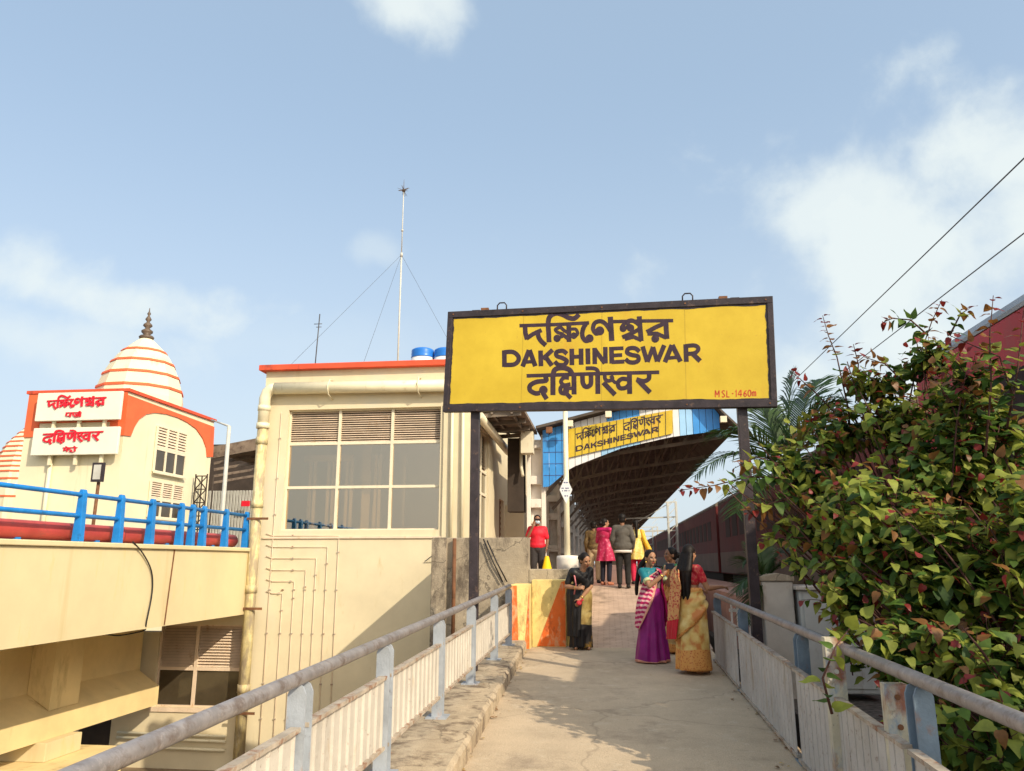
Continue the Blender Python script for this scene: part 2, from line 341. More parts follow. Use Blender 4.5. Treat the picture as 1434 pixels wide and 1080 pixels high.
M['kerb'] = pm('worn_kerb_concrete', (.44, .35, .24), .95, .14, 4, .7, 45, dirt=[((.13, .09, .06), .32, 5, .4), ((.5, .12, .05), .04, 6, 1), ((.5, .42, .3), .2, 9, 1)])
M['tile'] = None
M['oldconc'] = pm('stained_old_concrete', (.36, .30, .22), .95, .16, 2, .7, 40, dirt=[((.09, .07, .055), .34, 2.5, .45), ((.5, .42, .30), .2, 7, 1), ((.05, .04, .03), .12, 25, 1)])
M['wally'] = pm('peeling_yellow_limewash', (.72, .56, .22), .9, .12, 4, .4, 40, dirt=[((.35, .24, .1), .25, 8, .4), ((.2, .13, .07), .1, 22, 1)])
M['wallo'] = pm('peeling_orange_limewash', (.70, .15, .03), .9, .1, 4, .4, 40, dirt=[((.62, .40, .22), .28, 9, .5), ((.22, .06, .03), .24, 6, .5)])
M['earth'] = pm('dry_earth', (.22, .16, .10), 1, .25, .7, .6, 12)
M['ballast'] = pm('dark_ballast', (.10, .085, .07), 1, .4, 14, .9, 30)
M['glass'] = bpy.data.materials.new('window_glass')
def glass_mat(m, tint, refl, rough=.02):
    m.use_nodes = True; nt = m.node_tree; N = nt.nodes; L = nt.links; N.remove(N['Principled BSDF'])
    tr = N.new('ShaderNodeBsdfTransparent'); tr.inputs[0].default_value = (*tint, 1); gl = N.new('ShaderNodeBsdfGlossy'); gl.inputs['Roughness'].default_value = rough; gl.inputs[0].default_value = (1, .86, .70, 1)
    mx = N.new('ShaderNodeMixShader'); lw = N.new('ShaderNodeLayerWeight'); lw.inputs[0].default_value = .15
    mr = N.new('ShaderNodeMapRange'); mr.inputs[3].default_value = refl; mr.inputs[4].default_value = .55; L.new(lw.outputs['Fresnel'], mr.inputs[0])
    L.new(mr.outputs[0], mx.inputs[0]); L.new(tr.outputs[0], mx.inputs[1]); L.new(gl.outputs[0], mx.inputs[2]); L.new(mx.outputs[0], N['Material Output'].inputs[0])
glass_mat(M['glass'], (.85, .78, .66), .31)
M['dglass'] = pm('dark_smoked_glass', (.07, .055, .035), .12, .2, 1, spec=.5)
M['tglass'] = pm('dark_train_window_glass', (.035, .014, .012), .6, .2, 1, spec=.15)
M['room'] = pm('grey_room_plaster', (.66, .58, .46), .9, .06, 1)
M['louvre'] = pm('cream_louvre_blade', (.70, .56, .42), .6, .08, 3, dirt=[((.45, .25, .1), .15, 6, .4)])
M['dark'] = pm('dark_brown_steel', (.045, .032, .024), .8, .2, 3)
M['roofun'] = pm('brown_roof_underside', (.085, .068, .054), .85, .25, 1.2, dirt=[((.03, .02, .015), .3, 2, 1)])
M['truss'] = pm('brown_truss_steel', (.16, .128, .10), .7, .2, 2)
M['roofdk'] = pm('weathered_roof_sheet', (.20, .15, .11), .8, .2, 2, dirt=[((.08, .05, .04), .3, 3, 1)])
M['blue'] = pm('bright_blue_sheet', (.05, .27, .66), .4, .1, 2, dirt=[((.05, .12, .3), .18, 3, .3)])
M['lblue'] = pm('pale_blue_sheet', (.32, .55, .80), .4, .08, 2)
M['wsheet'] = pm('white_sheet', (.72, .72, .72), .45, .06, 2)
M['railblue'] = pm('sky_blue_railing_paint', (.012, .20, .56), .4, .12, 5, .05, 60, dirt=[((.02, .08, .2), .14, 9, 1)])
M['pipered'] = pm('red_oxide_pipe_paint', (.42, .055, .045), .5, .14, 3, dirt=[((.25, .07, .05), .2, 4, 1)])
M['pvc'] = pm('cream_pvc_pipe', (.72, .65, .46), .45, .04, 4, dirt=[((.5, .4, .22), .14, 5, .3)])
M['pvcold'] = pm('peeling_yellow_pipe', (.60, .50, .25), .7, .18, 6, .4, 50, dirt=[((.30, .24, .17), .45, 9, .2), ((.72, .68, .5), .2, 12, .2)])
M['rust'] = pm('rusty_brown_iron', (.17, .075, .035), .8, .3, 6, .3)
M['cable'] = pm('black_cable_sheath', (.02, .018, .018), .5, .1, 5)
M['wire'] = pm('thin_dark_wire', (.07, .07, .075), .5, .1, 5)
M['tankb'] = pm('blue_tank_plastic', (.02, .16, .55), .35, .08, 3)
M['bronze'] = pm('dark_bronze', (.12, .085, .06), .5, .2, 3)
M['gpole'] = pm('grey_pole_paint', (.50, .49, .44), .5, .1, 3)
M['coach'] = pm('maroon_coach_paint', (.115, .010, .010), .65, .15, 1.2, dirt=[((.09, .03, .02), .25, 1.5, .2)])
M['coachg'] = pm('grey_coach_band', (.15, .10, .08), .65, .12, 1.2, dirt=[((.14, .09, .06), .25, 2, .2)])
M['loco'] = pm('bright_red_loco_paint', (.46, .016, .018), .5, .1, 1.2, dirt=[((.3, .05, .03), .2, 1.2, .3)])
M['locor'] = pm('loco_roof_grey', (.33, .35, .37), .5, .1, 2)
M['cab'] = pm('pale_grey_concrete', (.50, .46, .40), .85, .1, 3, .3, 50, dirt=[((.3, .22, .16), .22, 4, .4)])
M['cabm'] = pm('grey_cabinet_steel', (.46, .47, .44), .5, .08, 3, dirt=[((.3, .25, .2), .16, 5, .3)])
M['pink'] = pm('pinkish_paving', (.36, .20, .16), .9, .12, 3)
M['stub'] = pm('flaking_blue_white_post', (.52, .48, .36), .75, .15, 5, .4, 50, dirt=[((.10, .22, .38), .35, 4, .6), ((.25, .07, .02), .26, 5, .5), ((.06, .03, .02), .1, 20, 1)])
M['pkt'] = pm('white_picket_paint', (.66, .62, .56), .6, .1, 4, dirt=[((.3, .2, .12), .2, 6, 1)])
M['lampw'] = pm('floodlight_housing', (.7, .62, .45), .4, .05, 3)
M['drum'] = pm('white_drum_paint', (.74, .68, .60), .6, .06, 3, dirt=[((.4, .3, .2), .18, 4, .3)])
M['yplastic'] = pm('yellow_plastic', (.80, .50, .01), .45, .06, 4)
M['stoneblue'] = pm('navy_print', (.05, .06, .2), .6, .1, 4)

def tile_mat():
    m = pm('brick_pink_paver', (.50, .36, .27), .9, .1, 3, .3, 50, dirt=[((.25, .18, .13), .25, 2, 1)]); nt = m.node_tree; N = nt.nodes; L = nt.links
    b = N['Principled BSDF']; src = b.inputs['Base Color'].links[0].from_socket
    tc = N.new('ShaderNodeTexCoord'); br = N.new('ShaderNodeTexBrick'); br.inputs['Scale'].default_value = 1; br.inputs['Mortar Size'].default_value = .008; br.inputs['Brick Width'].default_value = .20; br.inputs['Row Height'].default_value = .10
    br.inputs['Color1'].default_value = (1, 1, 1, 1); br.inputs['Color2'].default_value = (.95, .95, .95, 1); br.inputs['Mortar'].default_value = (.76, .73, .72, 1)
    L.new(tc.outputs['Object'], br.inputs['Vector']); mx = N.new('ShaderNodeMixRGB'); mx.blend_type = 'MULTIPLY'; mx.inputs[0].default_value = 1
    L.new(src, mx.inputs[1]); L.new(br.outputs[0], mx.inputs[2]); L.new(mx.outputs[0], b.inputs['Base Color']); return m
M['tile'] = tile_mat()
def cracked(m, scale, width, col, amt):
    nt = m.node_tree; N = nt.nodes; L = nt.links; b = N['Principled BSDF']; src = b.inputs['Base Color'].links[0].from_socket
    tc = N.new('ShaderNodeTexCoord'); nz = N.new('ShaderNodeTexNoise'); nz.inputs['Scale'].default_value = 2.5; nz.inputs['Detail'].default_value = 6; L.new(tc.outputs['Object'], nz.inputs['Vector'])
    ad = N.new('ShaderNodeMixRGB'); ad.blend_type = 'ADD'; ad.inputs[0].default_value = .55; L.new(tc.outputs['Object'], ad.inputs[1]); L.new(nz.outputs[1], ad.inputs[2])
    vo = N.new('ShaderNodeTexVoronoi'); vo.feature = 'DISTANCE_TO_EDGE'; vo.inputs['Scale'].default_value = scale; L.new(ad.outputs[0], vo.inputs['Vector'])
    mr = N.new('ShaderNodeMapRange'); mr.inputs[1].default_value = 0; mr.inputs[2].default_value = width; mr.inputs[3].default_value = amt; mr.inputs[4].default_value = 0; L.new(vo.outputs['Distance'], mr.inputs[0])
    gr = N.new('ShaderNodeTexNoise'); gr.inputs['Scale'].default_value = 160; gr.inputs['Detail'].default_value = 3; L.new(tc.outputs['Object'], gr.inputs['Vector'])
    g2 = N.new('ShaderNodeMapRange'); g2.inputs[1].default_value = .35; g2.inputs[2].default_value = .65; g2.inputs[3].default_value = .8; g2.inputs[4].default_value = 1.15; L.new(gr.outputs[0], g2.inputs[0])
    mm = N.new('ShaderNodeMixRGB'); mm.blend_type = 'MULTIPLY'; mm.inputs[0].default_value = 1; L.new(src, mm.inputs[1]); L.new(g2.outputs[0], mm.inputs[2])
    mx = N.new('ShaderNodeMixRGB'); mx.inputs[2].default_value = (*col, 1); L.new(mr.outputs[0], mx.inputs[0]); L.new(mm.outputs[0], mx.inputs[1]); L.new(mx.outputs[0], b.inputs['Base Color'])
cracked(M['conc'], .36, .008, (.20, .15, .105), .42); cracked(M['kerb'], 1.1, .012, (.12, .09, .06), .7); cracked(M['oldconc'], .9, .010, (.06, .05, .04), .7)

# ================================================================== GROUND, RAMP, PLATFORM
mb = MB(); noisy_grid(mb, -900, 900, 30, -300, 1600, 30, lambda x, y: -2.62)
struct(mb.build('ground', M['earth']))
def zr(d): return .02*d if d < 12.9 else .258+(d-12.9)*.12
def sR(d): return 1.348+.0437*d
ny = 110; nx = 16; mb = MB()
vs = []
for j in range(ny+1):
    d = -3+15.9*j/ny
    for i in range(nx+1):
        s = -.93+(sR(d)+.05+.93)*i/nx
        vs.append(rp(s, d, zr(d)+.006*noise.noise((s*2.2, d*1.3, 0))+.004*noise.noise((s*7, d*6, 3))))
mb.add(vs, [(j*(nx+1)+i, j*(nx+1)+i+1, (j+1)*(nx+1)+i+1, (j+1)*(nx+1)+i) for j in range(ny) for i in range(nx)], 0, True)
# thickness under the walking surface
mb.prism([rp(-.93, -3, -.12), rp(1.26, -3, -.12), rp(1.95, 12.9, .10), rp(-.93, 12.9, .10)], (0, 0, -2.6))
struct(mb.build('ramp', M['conc']))
mb = MB()
mb.prism([rp(-.75, 12.9, .258), rp(2.0, 12.9, .258), rp(2.25, 19.3, 1.024), rp(-.75, 19.3, 1.024)], (0, 0, -1.2))
struct(mb.build('paved_incline', M['tile']))
# kerb ledge carrying the left railing: knocked about along its edge
mb = MB(); rings = []
for j in range(141):
    d = -3+15.5*j/140; e = noise.noise((d*2.3, 1, 0))*.018+noise.noise((d*9, 4, 0))*.012; e2 = noise.noise((d*4, 9, 0))*.014; h = zr(d)+.15+noise.noise((d*1.7, 2, 2))*.008
    rings.append([rp(-.90+e2, d, zr(d)-.05), rp(-.905+e, d, h-.03), rp(-.935+e*.6, d, h), rp(-1.2, d, h+.004*noise.noise((d*5, 7, 1))), rp(-1.62, d, h), rp(-1.62, d, -2.7), rp(-.98, d, -2.7)])
mb.loft(rings, True, 0, False)
struct(mb.build('kerb_ledge', M['kerb']))
mb = MB()
mb.box(-2.93, 3.42, 19.32, 150, -2.6, 1.02); mb.box(-2.93, -1.36, 13.62, 19.32, -2.6, 1.016); mb.box(2.3, 3.42, 14.2, 19.32, -2.6, 1.0)
struct(mb.build('platform', M['pink']))
mb = MB(); mb.box(2.15, 15, 14.2, 160, -2.6, .05); mb.box(1.95, 15, -6, 14.2, -2.6, .02)
struct(mb.build('track_bed', M['ballast']))
t = MB()
for X in (5.3, 6.95): t.box(X-.035, X+.035, -6, 150, .05, .20)
struct(t.build('railway_track', M['rust']))

# ================================================================== RAILINGS ALONG THE RAMP
def railing(name, label, posts, sfn, zfn, htop, pt, pb, M_post, out, hr, d0, d1):
    root = thing(name, label, 'railing', rp(sfn(posts[len(posts)//2]), posts[len(posts)//2], zfn(posts[len(posts)//2])), None)
    mb = MB(); pts = [rp(sfn(d), d, htop(d)-hr) for d in [d0+(d1-d0)*i/24 for i in range(25)]]
    mb.tube(pts, hr, 16); mb.build('handrail', M['gal'], root)
    for d in posts:                      # I-section posts with a rounded head
        mb = MB(); s = sfn(d); z0 = zfn(d)-.06; z1 = htop(d)-hr*1.6
        for k, (a, b) in enumerate(((-.055, -.043), (.043, .055))):
            prof = [(-.045, z0), (.045, z0), (.045, z1-.05), (.03, z1-.015), (0, z1), (-.03, z1-.015), (-.045, z1-.05)]
            mb.prism([rp(s+u, d+a, z) for u, z in prof], rp(0, b-a, 0)*1.0)
        mb.prism([rp(s-.006, d-.043, z0), rp(s+.006, d-.043, z0), rp(s+.006, d-.043, z1-.04), rp(s-.006, d-.043, z1-.04)], rp(0, .086, 0))
        mb.box(*(lambda c: (c.x-.09, c.x+.09, c.y-.09, c.y+.09, zfn(d)-.02, zfn(d)+.012))(rp(s, d, 0)))
        mb.build('post', M_post, root)
    for a, b in zip(posts[:-1], posts[1:]):
        a += .07; b -= .07; mb = MB(); n = max(6, int((b-a)/.13)); q = []
        for i in range(n):                # ribbed sheet
            for f, o in ((0, 0), (.86, 0), (.90, .014), (.96, .014)):
                dd = a+(b-a)*(i+f)/n; q.append((dd, o+.004*noise.noise((dd*3, 5, 1))))
        q.append((b, 0)); r0 = []; r1 = []
        for dd, o in q:
            s = sfn(dd)+out+o
            r0.append((rp(s, dd, zfn(dd)+pb), rp(s, dd, zfn(dd)+pt-.01))); r1.append((rp(s+.004, dd, zfn(dd)+pt-.01), rp(s+.004, dd, zfn(dd)+pb)))
        mb.loft([[x[0], x[1], y[0], y[1]] for x, y in zip(r0, r1)], True, 0, False)
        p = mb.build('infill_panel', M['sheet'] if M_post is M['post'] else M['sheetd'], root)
        for zz, nm in ((pt, 'top_bar'), (pb, 'bottom_bar')):
            mb = MB(); mb.beam(rp(sfn(a)+out+.008, a-.03, zfn(a)+zz), rp(sfn(b)+out+.008, b+.03, zfn(b)+zz), .05, .022); mb.build(nm, M['edge'], p)
    return root
sL = lambda d: -1.49+.0304*d
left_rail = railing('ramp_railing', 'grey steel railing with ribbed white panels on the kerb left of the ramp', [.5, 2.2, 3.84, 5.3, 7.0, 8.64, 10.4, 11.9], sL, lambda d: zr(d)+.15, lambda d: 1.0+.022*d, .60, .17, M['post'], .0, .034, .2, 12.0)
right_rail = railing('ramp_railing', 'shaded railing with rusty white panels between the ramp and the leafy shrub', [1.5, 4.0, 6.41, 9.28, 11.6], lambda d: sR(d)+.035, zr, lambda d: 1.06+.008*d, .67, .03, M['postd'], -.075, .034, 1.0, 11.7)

# ================================================================== BIG NAME BOARD
YW, TL_ = -.1238, -.0321; SWD, SHT = 4.0301, 1.3269
SU = Vector((cos(YW)*cos(TL_), sin(YW)*cos(TL_), sin(TL_))); SV = Vector((-cos(YW)*sin(TL_), -sin(YW)*sin(TL_), cos(TL_))); SB = Vector((-2.0243, 9.4, 3.4477)); SN = Vector((sin(YW), -cos(YW), 0))
def sp(u, v, n=0): return SB+SU*(u*SWD)+SV*(v*SHT)+SN*n
pl = sp(.088, 0); pr = sp(.893, 0)
sign = thing('station_name_board', 'large yellow station board reading DAKSHINESWAR in a black frame on two tall posts', 'sign', ((pl.x+pr.x)/2, (pl.y+pr.y)/2, .2))
fr = .045
mb = MB(); mb.prism([sp(.008, .025, .0), sp(.992, .025, .0), sp(.992, .975, .0), sp(.008, .975, .0)], SN*-.04); mb.build('panel', M['yellow'], sign)
mb = MB()
def fbar(u0, v0, u1, v1): mb.prism([sp(u0, v0, .018), sp(u1, v0, .018), sp(u1, v1, .018), sp(u0, v1, .018)], SN*-.10)
fbar(0, 0, 1, .062); fbar(0, .938, 1, 1); fbar(0, .062, .0165, .938); fbar(.9835, .062, 1, .938)
mb.build('frame', M['black'], sign, .004)
# brushed paint edge: uneven strip of frame paint on the panel
mb = MB()
for side in range(4):
    q = []
    for i in range(61):
        t = i/60; w = .016+.010*noise.noise((t*11, side*5, 2))+.006*noise.noise((t*37, side*5, 7))
        if side == 0: q.append((sp(.0165+.967*t, .06, .0015), sp(.0165+.967*t, .062+w, .0015)))
        if side == 1: q.append((sp(.0165+.967*t, .94, .0015), sp(.0165+.967*t, .938-w, .0015)))
        if side == 2: q.append((sp(.016, .062+.876*t, .0024), sp(.0165+w*.33, .062+.876*t, .0024)))
        if side == 3: q.append((sp(.984, .062+.876*t, .0024), sp(.9835-w*.33, .062+.876*t, .0024)))
    mb.add([x for p in q for x in p], [(2*i, 2*i+1, 2*i+3, 2*i+2) for i in range(60)])
mb.build('painted_margin', M['black'], sign)
for pc, u in ((pl, .088), (pr, .893)):
    mb = MB(); top = sp(u, 1.025, -.11)
    mb.prism([Vector((top.x+a, top.y+b, -.3 if u > .5 else .1)) for a, b in ((-.055, -.05), (.055, -.05), (.055, .05), (-.055, .05))], Vector((0, 0, top.z+(.3 if u > .5 else -.1))))
    mb.build('post', M['black'], sign, .006)
for u in (.178, .757):
    mb = MB(); pts = [sp(u-.015, .99, -.03), sp(u-.015, 1.05, -.03), sp(u-.008, 1.075, -.03), sp(u+.008, 1.075, -.03), sp(u+.015, 1.05, -.03), sp(u+.015, .99, -.03)]; mb.tube(pts, .009, 8); mb.build('lifting_loop', M['black'], sign)
QUAD = [(-520, 96), (3152, -80), (3176, 1160), (-536, 1216)]       # corners of the board in drawing units
def board(x, y):
    d = ray(690+x/8, 425+y/8); return CAMP+d*((SB-CAMP).dot(SN)/d.dot(SN))
def board_old(x, y):
    # invert the (nearly affine) drawing quad by a few Newton steps
    u = (x+520)/3680; v = (1180-y)/1180
    for _ in range(6):
        def q(u, v):
            top = [QUAD[0][k]+(QUAD[1][k]-QUAD[0][k])*u for k in (0, 1)]; bot = [QUAD[3][k]+(QUAD[2][k]-QUAD[3][k])*u for k in (0, 1)]
            return [bot[k]+(top[k]-bot[k])*v for k in (0, 1)]
        a = q(u, v); e = 1e-3; bu = q(u+e, v); bv = q(u, v+e)
        j = [[(bu[0]-a[0])/e, (bv[0]-a[0])/e], [(bu[1]-a[1])/e, (bv[1]-a[1])/e]]; det = j[0][0]*j[1][1]-j[0][1]*j[1][0]
        rx, ry = x-a[0], y-a[1]; u += (rx*j[1][1]-ry*j[0][1])/det; v += (ry*j[0][0]-rx*j[1][0])/det
    return sp(u, v)
for nm, st in (('bengali_lettering', BENGALI), ('latin_lettering', LATIN), ('hindi_lettering', HINDI)):
    mb = MB(); strokes(mb, st, board, SN, .0012, .0, .00006, 1.10); mb.build(nm, M['ink'], sign)
GL = {'M': [[(0, 1), (0, 0), (.35, .6), (.7, 0), (.7, 1)]], 'S': [[(.55, .08), (.3, 0), (.05, .2), (.3, .48), (.55, .75), (.3, 1), (.02, .9)]], 'L': [[(0, 0), (0, 1), (.5, 1)]], '-': [[(.05, .5), (.35, .5)]],
      '1': [[(.1, .2), (.25, 0), (.25, 1)]], '4': [[(.45, 1), (.45, 0), (0, .65), (.65, .65)]], '6': [[(.5, .05), (.1, .4), (.05, .8), (.3, 1), (.52, .75), (.3, .5), (.08, .7)]], '0': [[(.28, 0), (.02, .3), (.05, .8), (.3, 1), (.52, .7), (.5, .2), (.28, 0)]],
      'm': [[(0, .3), (0, 1)], [(0, .45), (.2, .3), (.33, .5), (.33, 1)], [(.33, .5), (.52, .3), (.66, .5), (.66, 1)]], ' ': []}
mb = MB(); x = 2494; st = []
for ch, wdt in (('M', 84), ('S', 66), ('L', 62), ('-', 44), ('1', 46), ('4', 68), ('6', 56), ('0', 56), ('m', 56)):
    for p in GL[ch]: st.append((12, [(x+a*72*.82, 980+(1-0)*0+b*72-(x-2494)*.03) for a, b in p]))
    x += wdt*.86
strokes(mb, st, board, SN, .0012); mb.build('distance_lettering', M['msl'], sign)
mb = MB()
for u_ in (.252, .50, .748): mb.prism([sp(u_-.0009, .07, .0), sp(u_+.0009, .07, .0), sp(u_+.0009, .93, .0), sp(u_-.0009, .93, .0)], SN*.0007)
islands(mb.build('panel_seam', pm('dull_yellow_seam', (.42, .29, .025), .5, .1, 5), sign))
mb = MB()
for u_ in (.02, .25, .5, .75, .98):
    for v_ in (.03, .968): mb.tube([sp(u_, v_, .018), sp(u_, v_, .026)], .010, 8)
islands(mb.build('frame_bolt', M['rust'], sign))
for u in (.12, .86):
    mb = MB(); mb.box(*(lambda c: (c.x-.05, c.x+.05, c.y-.03, c.y+.03, c.z-.01, c.z+.045))(sp(u, 1.0, -.06))); mb.build('bracket', M['rust'], sign)

# ================================================================== CREAM STATION BUILDING
BX0, BX1, BY = -7.70, -2.95, 16.4
bld = thing('station_building', 'cream station building with red coping, big louvred window and side overhang', 'building', (-5.4, 18, -2.6))
wx0, wx1, wz0, wz1 = -7.10, -3.58, 2.26, 4.95
mb = MB(); T = .3
mb.box(BX0, wx0, BY, BY+T, .1, 5.86); mb.box(wx1, BX1, BY, BY+T, .1, 5.86); mb.box(wx0, wx1, BY, BY+T, .1, wz0); mb.box(wx0, wx1, BY, BY+T, wz1, 5.86)
lw = (-9.70, -7.75, -1.42, .26)      # lower window opening
mb.box(-10.6, lw[0], BY, BY+T, -2.7, .1); mb.box(lw[1], BX1, BY, BY+T, -2.7, .1); mb.box(lw[0], lw[1], BY, BY+T, -2.7, lw[2]); mb.box(-10.6, BX0, BY, BY+T, lw[3], .9)
mb.box(BX0, BX0+T, BY+T, 22.0, -2.6, 5.86)                                   # left side
# right side wall with a window and a doorway
mb.box(BX1-T, BX1, BY+T, 16.72, -2.6, 5.2); mb.box(BX1-T, BX1, 16.72, 19.3, -2.6, 1.95); mb.box(BX1-T, BX1, 16.72, 19.3, 4.75, 5.2); mb.box(BX1-T, BX1, 19.3, 21.3, -2.6, 5.2)
mb.box(BX1-T, BX1, 21.3, 22.3, 3.3, 5.2); mb.box(BX1-T, BX1, 22.3, 30, -2.6, 5.2); mb.box(BX1-T, BX1, BY+T, 30, 5.2, 5.86)
mb.box(BX0+T, BX1-T, BY+T, 30, 5.5, 5.7); mb.box(BX0+T, BX1-T, BY+T, 22, 1.75, 1.95)  # roof, floor
mb.box(BX1+.003, BX1+.55, 22.6, 22.9, 1.02, 3.2)                             # return wall by the door
mb.box(BX1-.55, BX1+.045, BY-.05, BY-.003, .12, 5.0)                          # corner pilaster
wall = mb.build('wall', M['cream'], bld)
mb = MB(); mb.box(BX0-.12, BX1+.10, BY-.16, BY+.5, 5.862, 5.99); mb.box(BX0-.12, BX0+.5, BY+.5, 30, 5.862, 5.99); mb.box(BX1-.4, BX1+.10, BY+.5, 30, 5.862, 5.99); mb.build('coping', M['red'], bld, .01)
mb = MB(); mb.box(-7.5, -3.3, 21.0, 21.2, 1.95, 5.5); mb.box(-7.5, -7.4, 16.8, 21, 1.95, 5.5)
for x in (-6.95, -6.83, -6.5, -6.38, -6.05, -5.93, -5.35, -5.25, -4.98, -4.66): mb.box(x-.03, x+.03, 17.5, 17.56, 1.953, 4.05)
mb.box(-7.1, -5.9, 17.44, 17.49, 3.9, 4.06); mb.box(-5.7, -5.5, 17.6, 18.3, 1.953, 5.49)
mb.build('room_interior', M['room'], bld)
def framed(name, x0, x1, z0, z1, y, cols, trs, fw=.055, louv=None, glass=M['glass'], frame=M['white'], axis='x', blades=15, sill=True):
    """window in a wall: frame with mullions and transoms, louvres above, one pane per light"""
    def bx(mb, a0, a1, d0, d1, c0, c1):
        if axis == 'x': mb.box(a0, a1, y+d0, y+d1, c0, c1)
        else: mb.box(y-d1, y-d0, a0, a1, c0, c1)
    mb = MB(); xs = [x0]+cols+[x1]; zs = [z0]+trs+[z1]
    for x in xs: bx(mb, max(x0, x-fw/2), min(x1, x+fw/2), 0, .09, z0, z1)
    for a, b in zip(xs[:-1], xs[1:]):
        for z in zs: bx(mb, a+fw/2+.002*0, b-fw/2, .004, .086, max(z0, z-fw/2), min(z1, z+fw/2))
    f = mb.build(name, frame, bld_cur)
    if sill: mb = MB(); bx(mb, x0-.08, x1+.08, -.09, .0-.003, z0-.09, z0-.003); mb.build('sill', frame, f)
    for a, b in zip(xs[:-1], xs[1:]):
        for k, (c, d) in enumerate(zip(zs[:-1], zs[1:])):
            mb = MB()
            if louv is not None and c >= louv-.01:
                n = blades
                for i in range(n):
                    zc = c+fw/2+(d-c-fw)*(i+.5)/n; h = (d-c-fw)/n
                    if axis == 'x': mb.prism([(a+fw/2, y+.02, zc-h*.42), (a+fw/2, y+.028, zc-h*.36), (a+fw/2, y+.085, zc+h*.42), (a+fw/2, y+.077, zc+h*.36)], (b-a-fw, 0, 0))
                    else: mb.prism([(y-.02, a+fw/2, zc-h*.42), (y-.028, a+fw/2, zc-h*.36), (y-.085, a+fw/2, zc+h*.42), (y-.077, a+fw/2, zc+h*.36)], (0, b-a-fw, 0))
                bl = mb.build('louvre', M['louvre'], f)
                mb = MB(); bx(mb, a+fw/2, b-fw/2, .11, .12, c+fw/2, d-fw/2); mb.build('louvre_backing', M['dark'], f)
            else:
                bx(mb, a+fw/2, b-fw/2, .04, .046, c+fw/2, d-fw/2); mb.build('pane', glass, f)
    return f
bld_cur = bld
framed('window', wx0, wx1, wz0, wz1, BY+.10, [-5.92, -4.70], [3.20, 4.18], .06, 4.18, blades=14)
framed('window', lw[0], lw[1], lw[2], lw[3], BY+.06, [-8.85], [-.65], .07, -.65, glass=M['dglass'], frame=M['louvre'], blades=14)
framed('side_window', 16.75, 19.27, 1.98, 4.72, BX1-.04, [17.6, 18.45], [3.2, 3.75], .06, 3.75, axis='y', blades=12, glass=M['dglass'])
mb = MB()
for i in range(30): mb.box(BX1-.14+(.012 if i % 2 else 0), BX1-.10+(.012 if i % 2 else 0), 21.3, 22.3, 1.02+i*.076, 1.02+(i+1)*.076)
mb.build('roller_shutter', M['rust'], bld)
# side overhang with gutter pipe and a dark brown block below
mb = MB(); mb.prism([(BX1+.003, 16.75, 5.12), (-1.78, 16.75, 4.98), (-1.78, 16.75, 4.90), (BX1+.003, 16.75, 4.98)], (0, 3.5, 0)); ov = mb.build('overhang_roof', M['roofdk'], bld)
mb = MB()
for y in (16.9, 17.9, 18.9, 19.9): mb.beam((BX1+.003, y, 4.80), (-1.85, y, 4.85), .06, .1)
for x in (-2.5, -2.05): mb.beam((x, 16.8, 4.86), (x, 20.2, 4.86), .05, .06)
mb.build('bracket', M['truss'], ov)
mb = MB(); mb.tube([(-2.72, 16.3, 4.72), (-2.72, 21.5, 4.62)], .10, 14); mb.build('gutter_pipe', M['pvc'], bld)
mb = MB(); mb.box(-2.55, -2.12, 20.0, 20.5, 2.85, 4.78); mb.build('hanging_block', M['dark'], bld, .01)
mb = MB(); mb.tube([(-2.18, 19.9, 4.85), (-2.18, 19.9, 4.0), (-2.12, 19.8, 3.75)], .04, 10); mb.build('downpipe', M['white'], bld)
mb = MB(); mb.box(-2.13, -1.82, 19.4, 19.8, 4.3, 4.86); mb.build('eave_board', M['white'], bld)
# rain pipes on the front
mb = MB(); mb.tube([(-7.38, BY-.18, 5.42), (BX1-.35, BY-.18, 5.38)], .135, 18); mb.build('rain_gutter', M['pvc'], bld)
for x in (-6.1, -4.05):
    mb = MB(); mb.tube([(x, BY-.01, 5.6), (x, BY-.2, 5.58), (x, BY-.33, 5.42), (x, BY-.26, 5.24), (x+.03, BY-.02, 5.16)], .014, 8); mb.build('gutter_strap', M['pvc'], bld)
PX, PY = -7.60, BY-.2
mb = MB(); mb.tube([(-7.36, BY-.18, 5.42), (-7.47, BY-.18, 5.41), (-7.56, BY-.19, 5.33), (PX, PY, 5.2), (PX, PY, 4.55)], .125, 18); mb.tube([(PX, PY, 5.02), (PX, PY, 4.90)], .14, 18); mb.tube([(PX, PY, 4.62), (PX, PY, 4.5)], .145, 18); dp = mb.build('downpipe', M['pvc'], bld)
mb = MB(); mb.tube([(PX, PY, 4.55), (PX, PY, -2.6)], .115, 18)
for z in (4.3, 2.9, 1.1, -.9): mb.tube([(PX, PY, z), (PX, PY, z-.16)], .132, 18)
op = mb.build('old_downpipe', M['pvcold'], bld)
mb = MB()
for z in (2.5, .62, -1.45): mb.beam((PX-.15, PY-.12, z), (PX+.32, PY-.10, z), .02, .05)
islands(mb.build('clamp', M['rust'], op))
